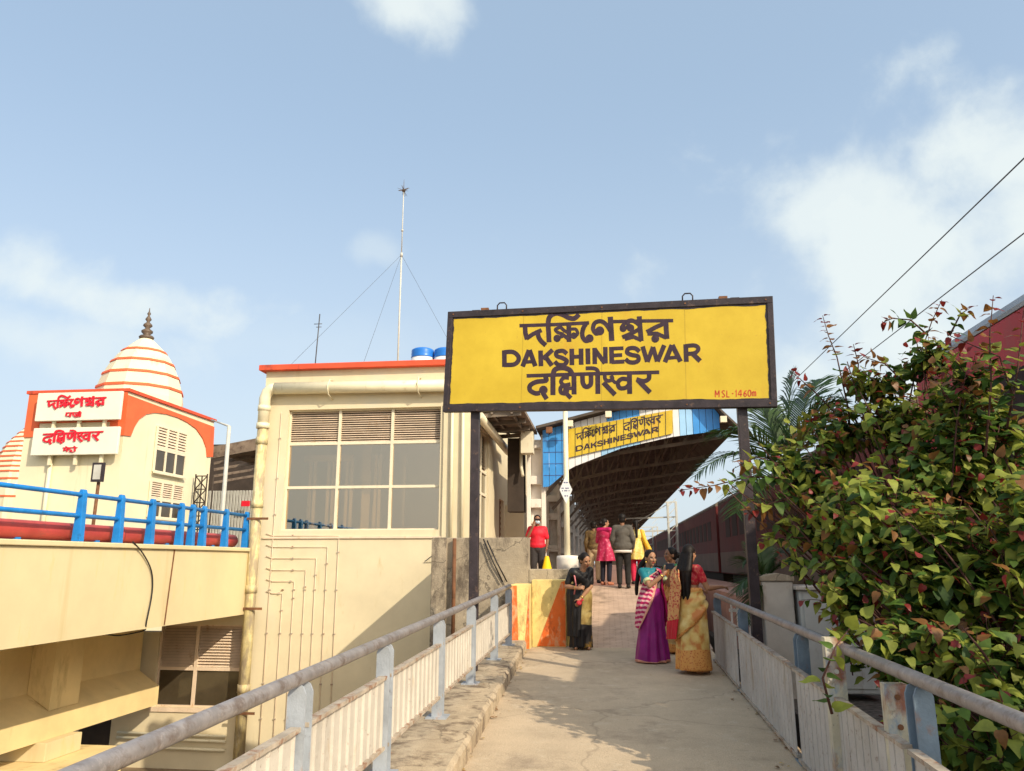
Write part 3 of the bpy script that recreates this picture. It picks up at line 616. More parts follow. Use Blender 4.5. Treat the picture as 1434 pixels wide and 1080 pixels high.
# conduits fanning out of the pipe chase
hy = [143, 188, 233, 280, 325, 373]; hx = [440, 395, 350, 308, 262, 215]
fx = lambda x, y: at(320+x/2.843, 700+y/2.843, BY-.02)
mb = MB()
for y, x in zip(hy, hx):
    a = fx(150, y-8); b = fx(175, y); c = fx(x, y); mb.tube([a, b, c, Vector((c.x, c.y, -2.6))], .0085, 6)
a = fx(188, 0); mb.tube([Vector((a.x, a.y, 4.9)), Vector((a.x, a.y, -2.6))], .0085, 6)
cdt = mb.build('conduit', M['louvre'], bld)
mb = MB()
for y, x in zip(hy, hx):
    c = fx(x, y)
    for z in (c.z-.35, 1.0, .1, -.9, -1.6): mb.box(c.x-.022, c.x+.022, c.y-.015, c.y+.018, z-.012, z+.012)
    e = fx(270-(270-x)*(x < 300), y); mb.box(e.x-.1, e.x-.07, e.y-.014, e.y+.018, e.z-.02, e.z+.02)
for z in (4.3, 3.4, 2.6, 1.0, .1, -.9, -1.6): mb.box(a.x-.022, a.x+.022, a.y-.015, a.y+.018, z-.012, z+.012)
islands(mb.build('saddle', M['edge'], cdt))
mb = MB()
for x in (-3.30, -3.06): mb.tube([(x, BY-.10, 5.3), (x, BY-.10, 2.0)], .035, 8)
mb.build('corner_pipe', M['pvc'], bld)
mb = MB(); mb.box(-7.5, -3.0, BY-.035, BY-.003, 2.08, 2.12); mb.build('wall_string', M['louvre'], bld)
mb = MB(); mb.tube([(-3.38, BY-.05, 2.05), (-3.38, BY-.05, -.5)], .025, 8); mb.tube([(-3.38, BY-.05, 1.95), (-3.85, BY-.04, 1.6), (-3.4, BY-.04, 1.62)], .012, 6); mb.build('earthing_pipe', M['gpole'], bld)
mb = MB()
for k, z in enumerate((-1.95, -2.05, -2.22)): mb.tube([(-10.4, BY-.06, z+.02), (-7.98, BY-.06, z)], .03, 8)
mb.build('service_pipe', M['pvc'], bld)
mb = MB(); mb.box(-11.4, -10.61, BY+.1, BY+.5, -2.7, .3); mb.build('opening_shade', M['dark'], bld)  # solid dark box stands in for the shade inside the opening
# water tanks
for i, (px, lab) in enumerate(((592, 'blue and white water tank on the roof, wholly clear of the yellow board'), (624, 'blue and white rooftop water tank half hidden by the yellow board'))):
    c = at(px, 505, 19.0); tk = thing('water_tank', lab, 'water tank', (c.x, c.y, 5.7), 'tanks on the flat roof'); zt0 = at(px, 502.5, 19.0).z
    mb = MB(); mb.lathe((c.x, c.y, 5.7), [(.30, 0), (.30, zt0-5.7)], 20); mb.build('tank_base', M['wsheet'], tk)
    mb = MB(); mb.lathe((c.x, c.y, zt0), [(.305, 0), (.31, .03), (.295, .06), (.305, .10), (.295, .14), (.30, .18), (.29, .22), (.24, .25), (.02, .265)], 20); mb.build('tank_lid', M['tankb'], tk)
# masts
c = at(557, 510, 18.0); mz = at(566, 262, 18.0).z
ms = thing('lightning_mast', 'tall thin lightning mast with a spiked head and guy wires on the cream roof', 'mast', (c.x, c.y, 5.7))
mb = MB(); mb.tube([(c.x, c.y, 5.7), (c.x, c.y, mz-1.9)], .022, 8); mb.tube([(c.x, c.y, mz-1.9), (c.x, c.y, mz-.1)], .014, 8); mb.tube([(c.x, c.y, mz-1.25), (c.x, c.y, mz-1.2)], .03, 8); mb.tube([(c.x, c.y, mz-1.95), (c.x, c.y, mz-1.85)], .035, 8); mb.build('pole', M['gpole'], ms)
mb = MB(); hc = Vector((c.x, c.y, mz-.1)); mb.ell(hc, (.05, .05, .05))
for k in range(22):
    v = Vector((random.gauss(0, 1), random.gauss(0, 1), random.gauss(0, .8))).normalized(); mb.tube([hc, hc+v*.17], [.008, .003], 5)
mb.tube([hc, hc+Vector((0, 0, .32))], [.012, .003], 6); mb.build('spiked_head', M['bronze'], ms)
for tgt in ((-7.4, 16.7, 5.95), (c.x-.45, 16.6, 5.95), (-3.2, 17.2, 5.95)):
    mb = MB(); mb.tube([(c.x, c.y, mz-1.9), tgt], .0035, 5); mb.build('guy_wire', M['wire'], ms)
c = at(441, 510, 17.2); tz = at(448, 440, 17.2).z
am = thing('roof_antenna', 'short thin antenna rod with small cross bars on the cream roof', 'antenna', (c.x, c.y, 5.98))
mb = MB(); mb.tube([(c.x, c.y, 5.98), (c.x+.05, c.y, tz)], .014, 6); mb.build('rod', M['wire'], am)
mb = MB(); mb.tube([(c.x-.08, c.y, tz-.25), (c.x+.12, c.y, tz-.25)], .009, 5); mb.tube([(c.x-.02, c.y, tz-.33), (c.x+.11, c.y, tz-.33)], .009, 5); mb.build('cross_bar', M['wire'], am)

# ================================================================== WALLS AT THE HEAD OF THE RAMP
cw = thing('concrete_wall', 'stained bare concrete wall standing in front of the cream building', 'wall', (-2.1, 13.4, .1))
mb = MB(); mb.box(-2.97, -1.335, 13.3, 13.6, .1, 1.995); mb.box(-2.97, -2.75, 13.6, 16.34, -2.6, 1.99); mb.box(-1.33, -.68, 13.3, 13.6, .1, 1.47)
mb.box(-3.0, -2.74, 13.22, 13.297, -1.2, 2.0); mb.build('wall_slab', M['oldconc'], cw, .012)
mb = MB(); mb.tube([(-2.60, 13.22, 1.98), (-2.60, 13.22, .1)], .032, 10); tag(mb.build('drain_pipe', M['rust'], cw))
ow = thing('painted_wall', 'low parapet painted with orange and cream slanting stripes beside the ramp', 'wall', (-1.0, 13.0, .25))
mb = MB(); mb.box(-1.245, -.69, 12.9, 13.29, .1, 1.305); mb.prism([(-1.55, 12.5, .1), (-1.25, 12.62, .1), (-1.25, 13.28, .1), (-1.55, 13.28, .1)], (0, 0, 1.14)); mb.prism([(-.69, 13.0, .15), (-.56, 13.0, .15), (-.56, 19.2, .15), (-.69, 19.2, .15)], (0, 0, 1.14)); mb.build('wall_body', M['wally'], ow, .012)
mb = MB(); Y = 12.897
mb.prism([(-.76, Y, 1.27), (-.695, Y, 1.29), (-.70, Y, .27), (-1.16, Y, .27)], (0, -.004, 0))
mb.build('orange_stripe', M['wallo'], ow)
mb = MB()
nv = Vector((.12, -.30, 0)).normalized()*.004
pv = lambda t, z: Vector((-1.55+.30*t, 12.497+.12*t, z))
mb.prism([pv(0, .26), pv(.42, .26), pv(.34, 1.22), pv(0, 1.22)], nv); mb.prism([pv(.72, .26), pv(.98, .26), pv(.98, 1.2), pv(.9, .9)], nv); mb.build('orange_stripe', M['wallo'], ow)
for k, (x0, x1, lab) in enumerate(((655/1, 690, 'upper black cable sloping down the concrete wall'), (660, 695, 'lower black cable sloping down the concrete wall'))):
    mb = MB(); a = at(677+k*5, 755+k*2, 13.24); b = at(704+k*6, 815, 13.24); mb.tube([a, (a+b)/2+Vector((.0, -.02, -.02)), b], .012, 7); tag(mb.build('cable', M['cable'], root=a), lab, 'cable', 'cables on the concrete wall')

# ================================================================== METRO APPROACH BRIDGE (left)
GX = -7.69
br = thing('bridge_girder', 'deep cream concrete bridge girder running alongside to the cream building', 'bridge', (GX, 10, -2.6))
mb = MB(); mb.box(GX-.28, GX, -2, 16.30, .50, 1.80); mb.box(-14.5, GX-.283, -2, 16.3, 1.3, 1.70); mb.build('fascia', M['cream2'], br)
mb = MB(); mb.box(GX-.35, GX+.05, -2, 16.28, 1.803, 1.88); mb.build('kerb_lip', M['cream2'], br, .015)
mb = MB(); mb.box(-10.4, -9.95, -2, 16.2, -1.1, 1.29)
mb.prism([(-9.95, -2, -.62), (-9.42, -2, -.95), (-9.42, -2, -1.32), (-10.4, -2, -1.32), (-10.4, -2, -1.1), (-9.95, -2, -1.1)], (0, 18.1, 0))
for y in (12.9, 5.0): mb.prism([(-9.951, y, .6), (-9.951, y, -.62), (-9.43, y, -.93), (-8.2, y, .6)][:0] or [(-9.94, y, 1.28), (-9.94, y, -.62), (-9.5, y, -.88), (-9.5, y, 1.28)], (0, .75, 0))
mb.build('web', M['creamd'], br)
mb = MB()
for y in (11.9,): mb.beam((GX+.012, y+1.2, .52), (GX+.012, y+1.3, 1.8), .012, .02, (1, 0, 0))
mb.build('joint', M['rust'], br)
pc_ = thing('bridge_pier', 'cream pier cap with a bearing block under the bridge girder', 'pier', (-9.6, 13, -2.6))
mb = MB(); mb.box(-11, -8.7, 12.1, 13.9, -2.6, -1.62); mb.build('pier_cap', M['creamd'], pc_, .02)
mb = MB(); mb.box(-10.2, -9.25, 12.6, 13.5, -1.617, -1.323); mb.build('bearing_block', M['cream2'], pc_, .01)
# blue railing
brl = thing('bridge_railing', 'bright blue two-bar railing with flat posts along the cream girder', 'railing', (GX-.1, 11, 1.88))
def gy(px): return 7.9*1075/(851-px)
ys = sorted([gy(60), gy(124), gy(175), gy(222), gy(240), gy(258), gy(293), gy(325), gy(347), 8.1, 6.4, 4.5])
for y in ys:
    mb = MB(); mb.prism([(GX-.17, y-.05, 1.881), (GX-.03, y-.05, 1.881), (GX-.06, y-.05, 2.60), (GX-.08, y-.05, 2.65), (GX-.12, y-.05, 2.65), (GX-.14, y-.05, 2.60)], (0, .10, 0)); mb.build('post', M['railblue'], brl, .006)
for z in (2.57, 2.26):
    mb = MB(); mb.tube([(GX-.1, 3, z), (GX-.1, 16.2, z)], .034, 10); mb.build('rail', M['railblue'], brl)
mb = MB(); pts = [(GX-.42, 3+13.2*i/30, 2.03) for i in range(31)]; mb.tube(pts, .135, 16)
for y in (9.3, 12.1, 14.4): mb.tube([(GX-.42, y, 2.03), (GX-.42, y+.06, 2.03)], .15, 16)
rp_ = thing('fire_pipe', 'thick red pipe lying on the bridge deck behind the blue railing', 'pipe', (GX-.42, 10, 1.9)); mb.build('pipe_run', M['pipered'], rp_)
mb = MB()
for y in (8.0, 9.8, 11.5, 13.5, 15.2): mb.box(GX-.52, GX-.34, y, y+.1, 1.72, 1.94)
islands(mb.build('saddle', M['railblue'], rp_))
a = at(186, 757, 12.6)
mb = MB(); q = [atx(186, 759, GX+.06), atx(200, 775, GX+.04), atx(212, 800, GX+.03), atx(213, 830, GX+.03), atx(205, 872, GX+.03), atx(203, 882, GX-.1), atx(190, 886, GX-.2), atx(165, 890, GX-.5), atx(138, 887, GX-.8)]
cq = [Vector((0, 0, 0))]*0
for i in range(len(q)-1):
    for j in range(5):
        t_ = j/5; p0, p1, p2, p3 = q[max(i-1, 0)], q[i], q[i+1], q[min(i+2, len(q)-1)]
        cq.append(.5*(2*p1+(p2-p0)*t_+(2*p0-5*p1+4*p2-p3)*t_*t_+(3*p1-p0-3*p2+p3)*t_**3))
mb.tube(cq, .012, 7); tag(mb.build('hanging_cable', M['cable'], root=q[0]), 'loose black cable looping down over the cream girder', 'cable')

# ================================================================== METRO STATION BUILDING (far left)
mt = thing('metro_building', 'cream metro station block with orange arched gable and red name panels', 'building', (-22, 34, -2.6))
MXs, MY = -20.25, 30.0; MZ = 8.72
def mside(x, y): return atx(x, y, MXs)
mb = MB(); mb.box(-24.85, MXs, MY, 37.4, -2.6, MZ-.02); mb.build('wall', M['metrow'], mt)
mb = MB(); mb.box(-24.95, MXs+.1, MY-.1, 37.5, MZ-.017, MZ+.12); mb.build('coping', M['red'], mt)
arch = [(172, 551), (299, 598), (297, 640), (289, 640), (288, 628), (283, 614), (274, 601), (262, 592), (248, 585), (232, 580), (216, 578), (204, 580), (194, 587), (187, 598), (182, 611), (169, 609)]
def clampY(p): p.x = MXs+.004; p.y = max(p.y, MY-.053); p.z = min(p.z, MZ-.03); return p
mb = MB(); mb.prism([clampY(mside(*q)) for q in arch], (.05, 0, 0)); mb.build('arched_gable', M['orange'], mt)
mb = MB(); mb.prism([(x, MY-.004, z) for x, z in ((-24.85, 8.70), (MXs, 8.70), (MXs, 6.8), (-20.9, 6.8), (-20.9, 7.4), (-24.2, 7.4), (-24.2, 6.8), (-24.85, 6.8))], (0, -.05, 0)); mb.build('front_gable_band', M['orange'], mt)
bld_cur = mt
for (xa, xb, ya, yb, zl) in ((212, 262, 592, 660, 622), (204, 256, 670, 724, 700)):
    p0 = mside(xa, yb); p1 = mside(xb, ya); z0 = p0.z; z1 = mside(xa, ya).z-.05
    f = framed('window', p0.y, p1.y, z0, z1, MXs+.12, [p0.y+(p1.y-p0.y)*k/3 for k in (1, 2)], [z0+(z1-z0)*.5], .12, z0+(z1-z0)*.5, axis='y', blades=7, glass=M['dglass'])
# two panels with cut-out red letters
for (x0, x1, ya, yb, st, box, sub) in ((48, 171, 551, 590, BENGALI, BB, 0), (42, 167, 600, 638, HINDI, BH, 1)):
    Yp = MY-.45; a = at(x0, yb, Yp); b = at(x1, ya, Yp); zl = (at(x0, yb, Yp).z, at(x0, ya, Yp).z)
    pn = MB(); pn.box(a.x, b.x, Yp, Yp+.14, zl[0], zl[1]); pnl = pn.build('name_panel', M['signboard'], mt, .02)
    w = b.x-a.x; h = zl[1]-zl[0]
    fn = lambda u, v, a=a, w=w, h=h, z1=zl[1], y=Yp: Vector((a.x+w*(.125+.70*u), y, z1-h*(.10+.50*v)))
    mb = MB(); strokes(mb, st, box_map(box, fn), (0, -1, 0), .045, 0, .0006, .98); mb.build('red_lettering', M['signred'], pnl)
    fm = lambda u, v, a=a, w=w, h=h, z1=zl[1], y=Yp: Vector((a.x+w*(.37+.18*u), y, z1-h*(.68+.24*v)))
    metro_b = [(9, [(0, 20), (100, 20)]), (8, [(8, 22), (2, 60), (14, 75)]), (8, [(30, 22), (30, 85)]), (8, [(18, 70), (30, 60)]), (8, [(45, 25), (52, 60), (66, 75), (72, 45), (60, 40)]), (8, [(60, 80), (75, 90)]), (8, [(82, 22), (82, 85)]), (8, [(84, 22), (92, 0)]), (8, [(96, 22), (96, 85)])]
    metro_h = [(9, [(5, 25), (98, 25)]), (8, [(15, 25), (15, 70), (30, 55)]), (8, [(34, 25), (34, 85)]), (8, [(34, 25), (22, 5)]), (8, [(50, 25), (46, 50), (62, 60), (58, 80), (48, 78)]), (8, [(56, 95), (66, 86), (76, 98)]), (8, [(84, 25), (84, 85)]), (8, [(84, 25), (76, 2)])]
    mb = MB(); strokes(mb, metro_h if sub else metro_b, box_map((0, 0, 100, 100), fm), (0, -1, 0), .05, 0, .0006); mb.build('red_lettering', M['signred'], pnl)
    mb = MB()
    for k in (.2, .5, .8): mb.box(a.x+w*k-.06, a.x+w*k+.06, Yp+.143, MY-.06, zl[0]+.1, zl[1]-.1); mb.box(a.x+w*k-.06, a.x+w*k+.06, Yp+.143, Yp+.26, zl[0]-.4, zl[0]+.099)
    islands(mb.build('panel_bracket', M['pvc'], pnl))
mb = MB(); q = at(72, 640, MY-.1); mb.tube([(q.x, q.y, q.z+.3), (q.x, q.y, 1.9)], .09, 10); mb.build('downpipe', M['pvc'], mt)
def dome(parent, c, prof, nb, n, rot, bandw=.06, fin=None):
    mb = MB(); mb.lathe(c, prof, n, 0, False, rot); d = mb.build('dome', M['metrow'], parent)
    def rad(z):
        for (r0, z0), (r1, z1) in zip(prof[:-1], prof[1:]):
            if z0 <= z <= z1: return r0+(r1-r0)*(z-z0)/(z1-z0)
        return prof[-1][0]
    for z in nb:
        mb = MB(); mb.lathe(c, [(rad(z)+.0, z-.001), (rad(z)+.05, z), (rad(z+bandw*2)+.05, z+bandw*2), (rad(z+bandw*2), z+bandw*2+.001)], n, 0, False, rot); mb.build('band', M['orange'], d)
    if fin:
        mb = MB(); mb.lathe(c, fin, 16); mb.build('finial', M['bronze'], d)
dc = at(200, 520, 34.2); dcx, dcy = dc.x, dc.y
dz = lambda y: at(200, y, 34.2).z
prof = [(2.02, 8.4), (2.0, dz(560)), (1.93, dz(548)), (1.74, dz(530)), (1.5, dz(515)), (1.2, dz(501)), (.85, dz(490)), (.5, dz(481)), (.3, dz(476))]
f0 = dz(476); u = lambda y: dz(y)
fin = [(.30, f0), (.36, u(473)), (.30, u(471)), (.12, u(470)), (.27, u(466)), (.27, u(464)), (.12, u(461)), (.1, u(460)), (.22, u(457)), (.2, u(455)), (.08, u(452)), (.07, u(451)), (.15, u(448)), (.07, u(444)), (.04, u(443)), (.09, u(440)), (.03, u(437)), (.015, u(432))]
dm = thing('temple_dome', 'cream eight-sided dome with thin orange bands and a dark finial above the metro block', 'dome', (dcx, dcy, 8.0))
dome(dm, (dcx, dcy, 0), prof, [u(550), u(531), u(513), u(496)], 12, .2, .06, fin)
c2 = at(50, 650, 46); z2 = lambda y: at(50, y, 46).z
dm2 = thing('temple_dome', 'closely striped cream and orange dome cut by the left edge of the photo', 'dome', (c2.x, c2.y, -2))
pr2 = [(2.55, -2.6), (2.55, z2(690)), (2.45, z2(665)), (2.2, z2(645)), (1.8, z2(625)), (1.1, z2(606)), (.4, z2(592))]
dome(dm2, (c2.x, c2.y, 0), pr2, [z2(y) for y in (596, 603, 610, 617, 624, 631, 638, 645, 652, 659, 666, 676, 700, 716)], 12, .1, .05)
# concourse shed behind
sh = thing('concourse_shed', 'dark open metro shed roof between the metro block and the cream building', 'shed', (-17, 42, 0))
mb = MB(); a = at(296, 626, 40); b = at(372, 606, 40); a2 = at(296, 634, 40); b2 = at(372, 614, 40)
mb.prism([a, b+Vector((6, 0, .8)), b2+Vector((6, 0, .8)), a2], (0, 14, 0)); mb.build('roof', M['roofdk'], sh)
mb = MB(); mb.box(-32, -16, 50, 50.3, -2, 9.5); mb.build('back_wall', M['dark'], sh)
mb = MB()
for k in range(5): mb.beam(at(300, 640+k*9, 40.5+k*2), at(372, 626+k*9, 40.5+k*2)+Vector((2, 0, .2)), .10, .16)
mb.beam(at(296, 638, 39.9), at(372, 620, 39.9)+Vector((2, 0, .2)), .1, .35)
mb.build('truss', M['roofdk'], sh)
mb = MB(); p = at(290, 690, 41)
for i in range(46): mb.box(p.x+i*.09, p.x+i*.09+.05, 41+(i % 2)*.04, 41.05+(i % 2)*.04, 1.5, p.z+.1)
mb.build('corrugated_screen', M['gpole'], sh)
p = at(345, 708, 40.5); mb = MB(); mb.box(p.x-.25, p.x+.2, 40.4, 40.5, p.z-.05, p.z+.25); mb.build('red_notice', M['signred'], sh)
# street lamp, board, lattice mast
def pole(name, lab, cat, pts, r, mat):
    q = [Vector(p) for p in pts]; mb = MB(); mb.tube(q, r, 10); o = mb.build(name, mat, root=q[0]); return tag(o, lab, cat)
b0 = atx(310, 740, -12.0); Yl = b0.y
lp = thing('street_lamp', 'pale grey street lamp post with a bent arm left of the cream building', 'street lamp', (b0.x, b0.y, 1.7))
t0 = at(321, 597, Yl); t1 = at(296, 588, Yl+2)
mb = MB(); mb.tube([(b0.x, Yl, 1.7), (b0.x, Yl, 2.6), t0], [.085, .07, .06], 10); mb.build('pole', M['gpole'], lp)
mb = MB(); mb.tube([t0, t1], [.035, .025], 8); mb.build('arm', M['gpole'], lp)
b1 = at(137, 660, 22)
lb = thing('notice_board', 'small dark framed board on a thin post behind the blue railing', 'sign', (b1.x, b1.y, 1.7))
p0 = at(128, 675, 22); p1 = at(147, 648, 22)
mb = MB(); mb.box(p0.x, p1.x, 21.95, 22.05, p0.z, p1.z); mb.build('board', M['black'], lb)
mb = MB(); mb.box(p0.x+.07, p1.x-.07, 21.93, 21.947, p0.z+.07, p1.z-.07); mb.build('face', M['gpole'], lb)
mb = MB(); mb.tube([(b1.x-.02, 22.1, 1.7), (b1.x, 22.1, p0.z+.1)], .05, 8); mb.build('post', M['rust'], lb)
p0 = at(282, 720, 36)
lt = thing('lattice_mast', 'dark steel lattice mast beside the metro block', 'mast', (p0.x, p0.y, 1.7))
mb = MB(); zt = at(282, 665, 36).z
for a, b in ((-.3, -.3), (.3, -.3), (.3, .3), (-.3, .3)): mb.tube([(p0.x+a, 36+b, 1.7), (p0.x+a, 36+b, zt)], .04, 6)
for k in range(6):
    z0 = 1.8+(zt-1.9)*k/6; z1 = 1.8+(zt-1.9)*(k+1)/6
    mb.tube([(p0.x-.3, 35.7, z0), (p0.x+.3, 35.7, z1)], .03, 5); mb.tube([(p0.x+.3, 35.7, z0), (p0.x-.3, 35.7, z1)], .03, 5); mb.tube([(p0.x-.3, 35.7, z1), (p0.x+.3, 35.7, z1)], .03, 5)
mb.build('lattice', M['dark'], lt)

# ================================================================== PLATFORM SHED
sd_ = thing('platform_shed', 'long dark-roofed platform shed with a blue and white gable front', 'shed', (0, 40, 1.02))
YF = 19.8
top = [(-1.75, 4.93), (-.94, 5.12), (.085, 5.37), (1.75, 5.74), (2.55, 5.80), (2.95, 5.25), (3.32, 4.86)]
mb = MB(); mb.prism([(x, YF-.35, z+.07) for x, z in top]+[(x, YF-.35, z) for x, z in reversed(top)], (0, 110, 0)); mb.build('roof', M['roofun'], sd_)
btm = [(-1.46, 3.46), (-.87, 3.95), (.42, 4.43), (1.7, 4.70), (2.92, 4.84)]
def zb(x, P):
    for (x0, z0), (x1, z1) in zip(P[:-1], P[1:]):
        if x0 <= x <= x1: return z0+(z1-z0)*(x-x0)/(x1-x0)
    return P[-1][1] if x > P[-1][0] else P[0][1]
panels = {'blue': MB(), 'lblue': MB(), 'wsheet': MB()}
x = -1.60
while x < 2.9:
    x1 = min(x+.168, 2.95)-.012; za, zbm = zb(max(x, -1.46), btm), zb(min(x1, 2.92), btm); ta, tb = zb(x, top)-.03, zb(x1, top)-.03
    i = int((x+1.6)/.168+.5); cuts = [0, 1]
    key = 'blue' if x < -.95 or x > 1.76 else 'wsheet'
    if x > 1.76 and x < 2.25: key = 'lblue'
    if key != 'wsheet': panels[key].prism([(x, YF, za), (x1, YF, zbm), (x1, YF, tb), (x, YF, ta)], (0, .03, 0))
    else:
        k2 = 'blue' if .0 < x < .85 else 'wsheet'; m0 = za+(ta-za)*.5; m1 = zbm+(tb-zbm)*.5; k3 = 'lblue' if -.2 < x < .8 else 'wsheet'
        panels[k3].prism([(x, YF, za), (x1, YF, zbm), (x1, YF, m1), (x, YF, m0)], (0, .03, 0)); panels[k2].prism([(x, YF, m0+.004), (x1, YF, m1+.004), (x1, YF, tb), (x, YF, ta)], (0, .03, 0))
    x += .168
for k, v in panels.items(): islands(v.build('gable_sheet', M[k], sd_))
mb = MB()
for z in (3.75, 4.05, 4.35, 4.65): mb.box(-1.58, -.98, YF-.006, YF-.002, z, z+.014)
mb.build('sheet_joint', M['stoneblue'], sd_)
# name panel on the gable
NA, NB_, NC, ND = at(796, 601, 19.74), at(942, 574, 19.74), at(942, 607, 19.74), at(796, 641, 19.74)
npn = MB(); npn.prism([ND, NC, NB_, NA], (0, .03, 0)); sgn = thing('gable_name_sign', 'small yellow name sign on the gable of the platform shed', 'sign', (ND+NC)/2)
npn.build('panel', M['yellow'], sgn)
def gmap(u, v): return NA+(NB_-NA)*u+((ND-NA)*(1-u)+(NC-NB_)*u)*v
for st, box, (ua, ub, va, vb) in ((BENGALI, BB, (.07, .46, .06, .50)), (HINDI, BH, (.53, .91, .06, .52)), (LATIN, BL, (.07, .87, .58, .86))):
    fn = lambda a, b, ua=ua, ub=ub, va=va, vb=vb: gmap(ua+(ub-ua)*a, va+(vb-va)*b)
    mb = MB(); strokes(mb, st, box_map(box, fn), (0, -1, 0), .004, 0, .0005, .9); mb.build('lettering', M['ink'], sgn)
mb = MB()
for i in range(1, 15):
    a, b = gmap(i/15, .01), gmap(i/15, .99); mb.beam(a+Vector((0, -.008, 0)), b+Vector((0, -.008, 0)), .010, .006, (0, 1, 0))
mb.build('seam', M['black'], sgn)
# columns: pierced concrete frames
for i in range(12):
    y = 20.0+i*6; y = 19.95 if i == 0 else y; mb = MB()
    cx_ = -1.80 if i == 0 else -1.78
    for a in (-.24, .14): mb.box(cx_+a, cx_+a+.10, y, y+.3, 1.02, 4.85)
    for z in (1.02, 1.9, 2.95, 3.55, 4.5): mb.box(cx_-.139, cx_+.139, y+.01, y+.29, z, z+.22)
    mb.box(cx_-.139, cx_+.139, y+.2, y+.24, 1.3, 4.5)
    mb.build('column', M['drum'] if i == 0 else M['cab'], sd_, .008)
for i in range(18):
    y = 20.6+i*4; mb = MB()
    ch = [(-1.5, 4.0), (.4, 4.42), (1.75, 4.6), (3.1, 4.8)]
    for (a, za), (b, z_) in zip(ch[:-1], ch[1:]): mb.beam((a, y, za), (b, y, z_), .07, .09)
    for k in range(9):
        xa = -1.4+k*.5; zt_ = zb(min(xa, 3.2), top)-.05; zl_ = zb(xa, ch); mb.beam((xa, y, zl_), (xa, y, zt_), .045, .05, (0, 1, 0))
        xb = xa+.5; 
        if xb < 3.1: mb.beam((xa, y, zl_), (xb, y, zb(xb, top)-.05), .045, .045, (0, 1, 0))
    mb.beam((-1.7, y, 3.2), (-.9, y, 4.1), .07, .09)
    mb.build('truss', M['truss'], sd_)
mb = MB()
for xx in (-1.3, -.7, -.1, .5, 1.1, 1.7, 2.3, 2.9): mb.box(xx-.03, xx+.03, YF+.1, 128, zb(xx, top)-.10, zb(xx, top)-.035)
islands(mb.build('purlin', M['truss'], sd_))
mb = MB(); mb.box(-1.3, 3.2, 128, 128.2, 1.02, 5.2); mb.build('end_screen', M['dark'], sd_)
for k, (px, py) in enumerate(((769, 603), (798, 594), (852, 581), (1013, 588))):
    c = at(px, py, 19.35); names = ['leftmost', 'second from left', 'third from left', 'rightmost']
    fl = thing('floodlight', 'small pale box floodlight on the shed gable, '+names[k], 'floodlight', (c.x, c.y, c.z), 'floodlights on the shed gable')
    mb = MB(); mb.box(c.x-.08, c.x+.08, 19.3, 19.42, c.z-.07, c.z+.09); mb.build('housing', M['lampw'] if k else M['rust'], fl, .01)
    mb = MB(); mb.box(c.x-.02, c.x+.02, 19.42, 19.46, c.z-.09, c.z+.05); mb.build('stem', M['dark'], fl)
mb = MB(); mb.tube([at(895, 583, 19.6), at(895, 572, 19.6)], .02, 6)
# pole with diamond sign
pb = at(795, 803, 15.2); PZ = 1.02
pp = thing('signal_pole', 'cream pole in a white drum base carrying a diamond-shaped sign', 'pole', (pb.x, 15.2, PZ))
mb = MB(); mb.tube([(pb.x, 15.2, PZ), (pb.x, 15.2, 4.9)], [.062, .045], 12); mb.build('pole', M['pvc'], pp)
mb = MB(); mb.lathe((pb.x, 15.2, PZ), [(.215, 0), (.21, .62), (.205, .68), (.10, .69)], 22); mb.build('drum_base', M['drum'], pp)
dcn = at(792.5, 686, 15.12); mb = MB(); mb.prism([(dcn.x, 15.12, dcn.z+.275), (dcn.x+.125, 15.12, dcn.z), (dcn.x, 15.12, dcn.z-.275), (dcn.x-.125, 15.12, dcn.z)], (0, .012, 0)); ds = mb.build('diamond_plate', M['wsheet'], pp)
mb = MB()
for r, (z, w) in enumerate(((.13, .04), (.02, .085), (-.03, .075), (-.13, .04))):
    n = 7
    for k in range(n):
        if (k+r) % 4 != 3: mb.box(dcn.x-w+2*w*k/n, dcn.x-w+2*w*(k+.75)/n, 15.117, 15.119, dcn.z+z, dcn.z+z+.022)
mb.build('lettering', M['stoneblue'], ds)

# ================================================================== TRAINS AND OVERHEAD LINE
def coach(name, lab, y0, y1, X, zb0, ze, zt, mats, group=None, loco=False):
    c = thing(name, lab, 'locomotive' if loco else 'train coach', (X+1.5, (y0+y1)/2, .2), group)
    w = 3.0
    mb = MB(); mb.prism([(X, y0, zb0), (X, y0, ze), (X+w, y0, ze), (X+w, y0, zb0)], (0, y1-y0, 0)); body = mb.build('body', mats[0], c, .03)
    rf = [(X+.0, ze+.003)]+[(X+w/2-cos(t)*w/2*1.005, ze+.05+sin(t)*(zt-ze-.05)) for t in [pi*k/12 for k in range(13)]]+[(X+w, ze+.003)]
    mb = MB(); mb.prism([(x, y0+.02, z) for x, z in rf], (0, y1-y0-.04, 0)); mb.build('roof', mats[1], c)
    mb = MB(); mb.box(X-.006, X-.002, y0+.05, y1-.05, zb0+.05, zb0+(ze-zb0)*.30); mb.build('grey_band', mats[2], body)
    mb = MB(); mb.box(X+.3, X+w-.3, y0+1, y1-1, .35, zb0-.003)
    for yy in (y0+2.5, y1-2.5):
        for q in (-1, 1): mb.lathe((0, 0, 0), [(.001, 0)], 3) if False else mb.tube([(X+.35, yy+q*.9, .62), (X+.5, yy+q*.9, .62)], .42, 18)
    mb.build('underframe', M['dark'], c)
    n = int((y1-y0-3)/1.6)
    for k in range(n):
        yy = y0+1.8+k*1.6; mb = MB(); mb.box(X-.012, X-.003, yy, yy+1.1, zb0+(ze-zb0)*.50, zb0+(ze-zb0)*.80); mb.build('window', M['tglass'], body)
    return c
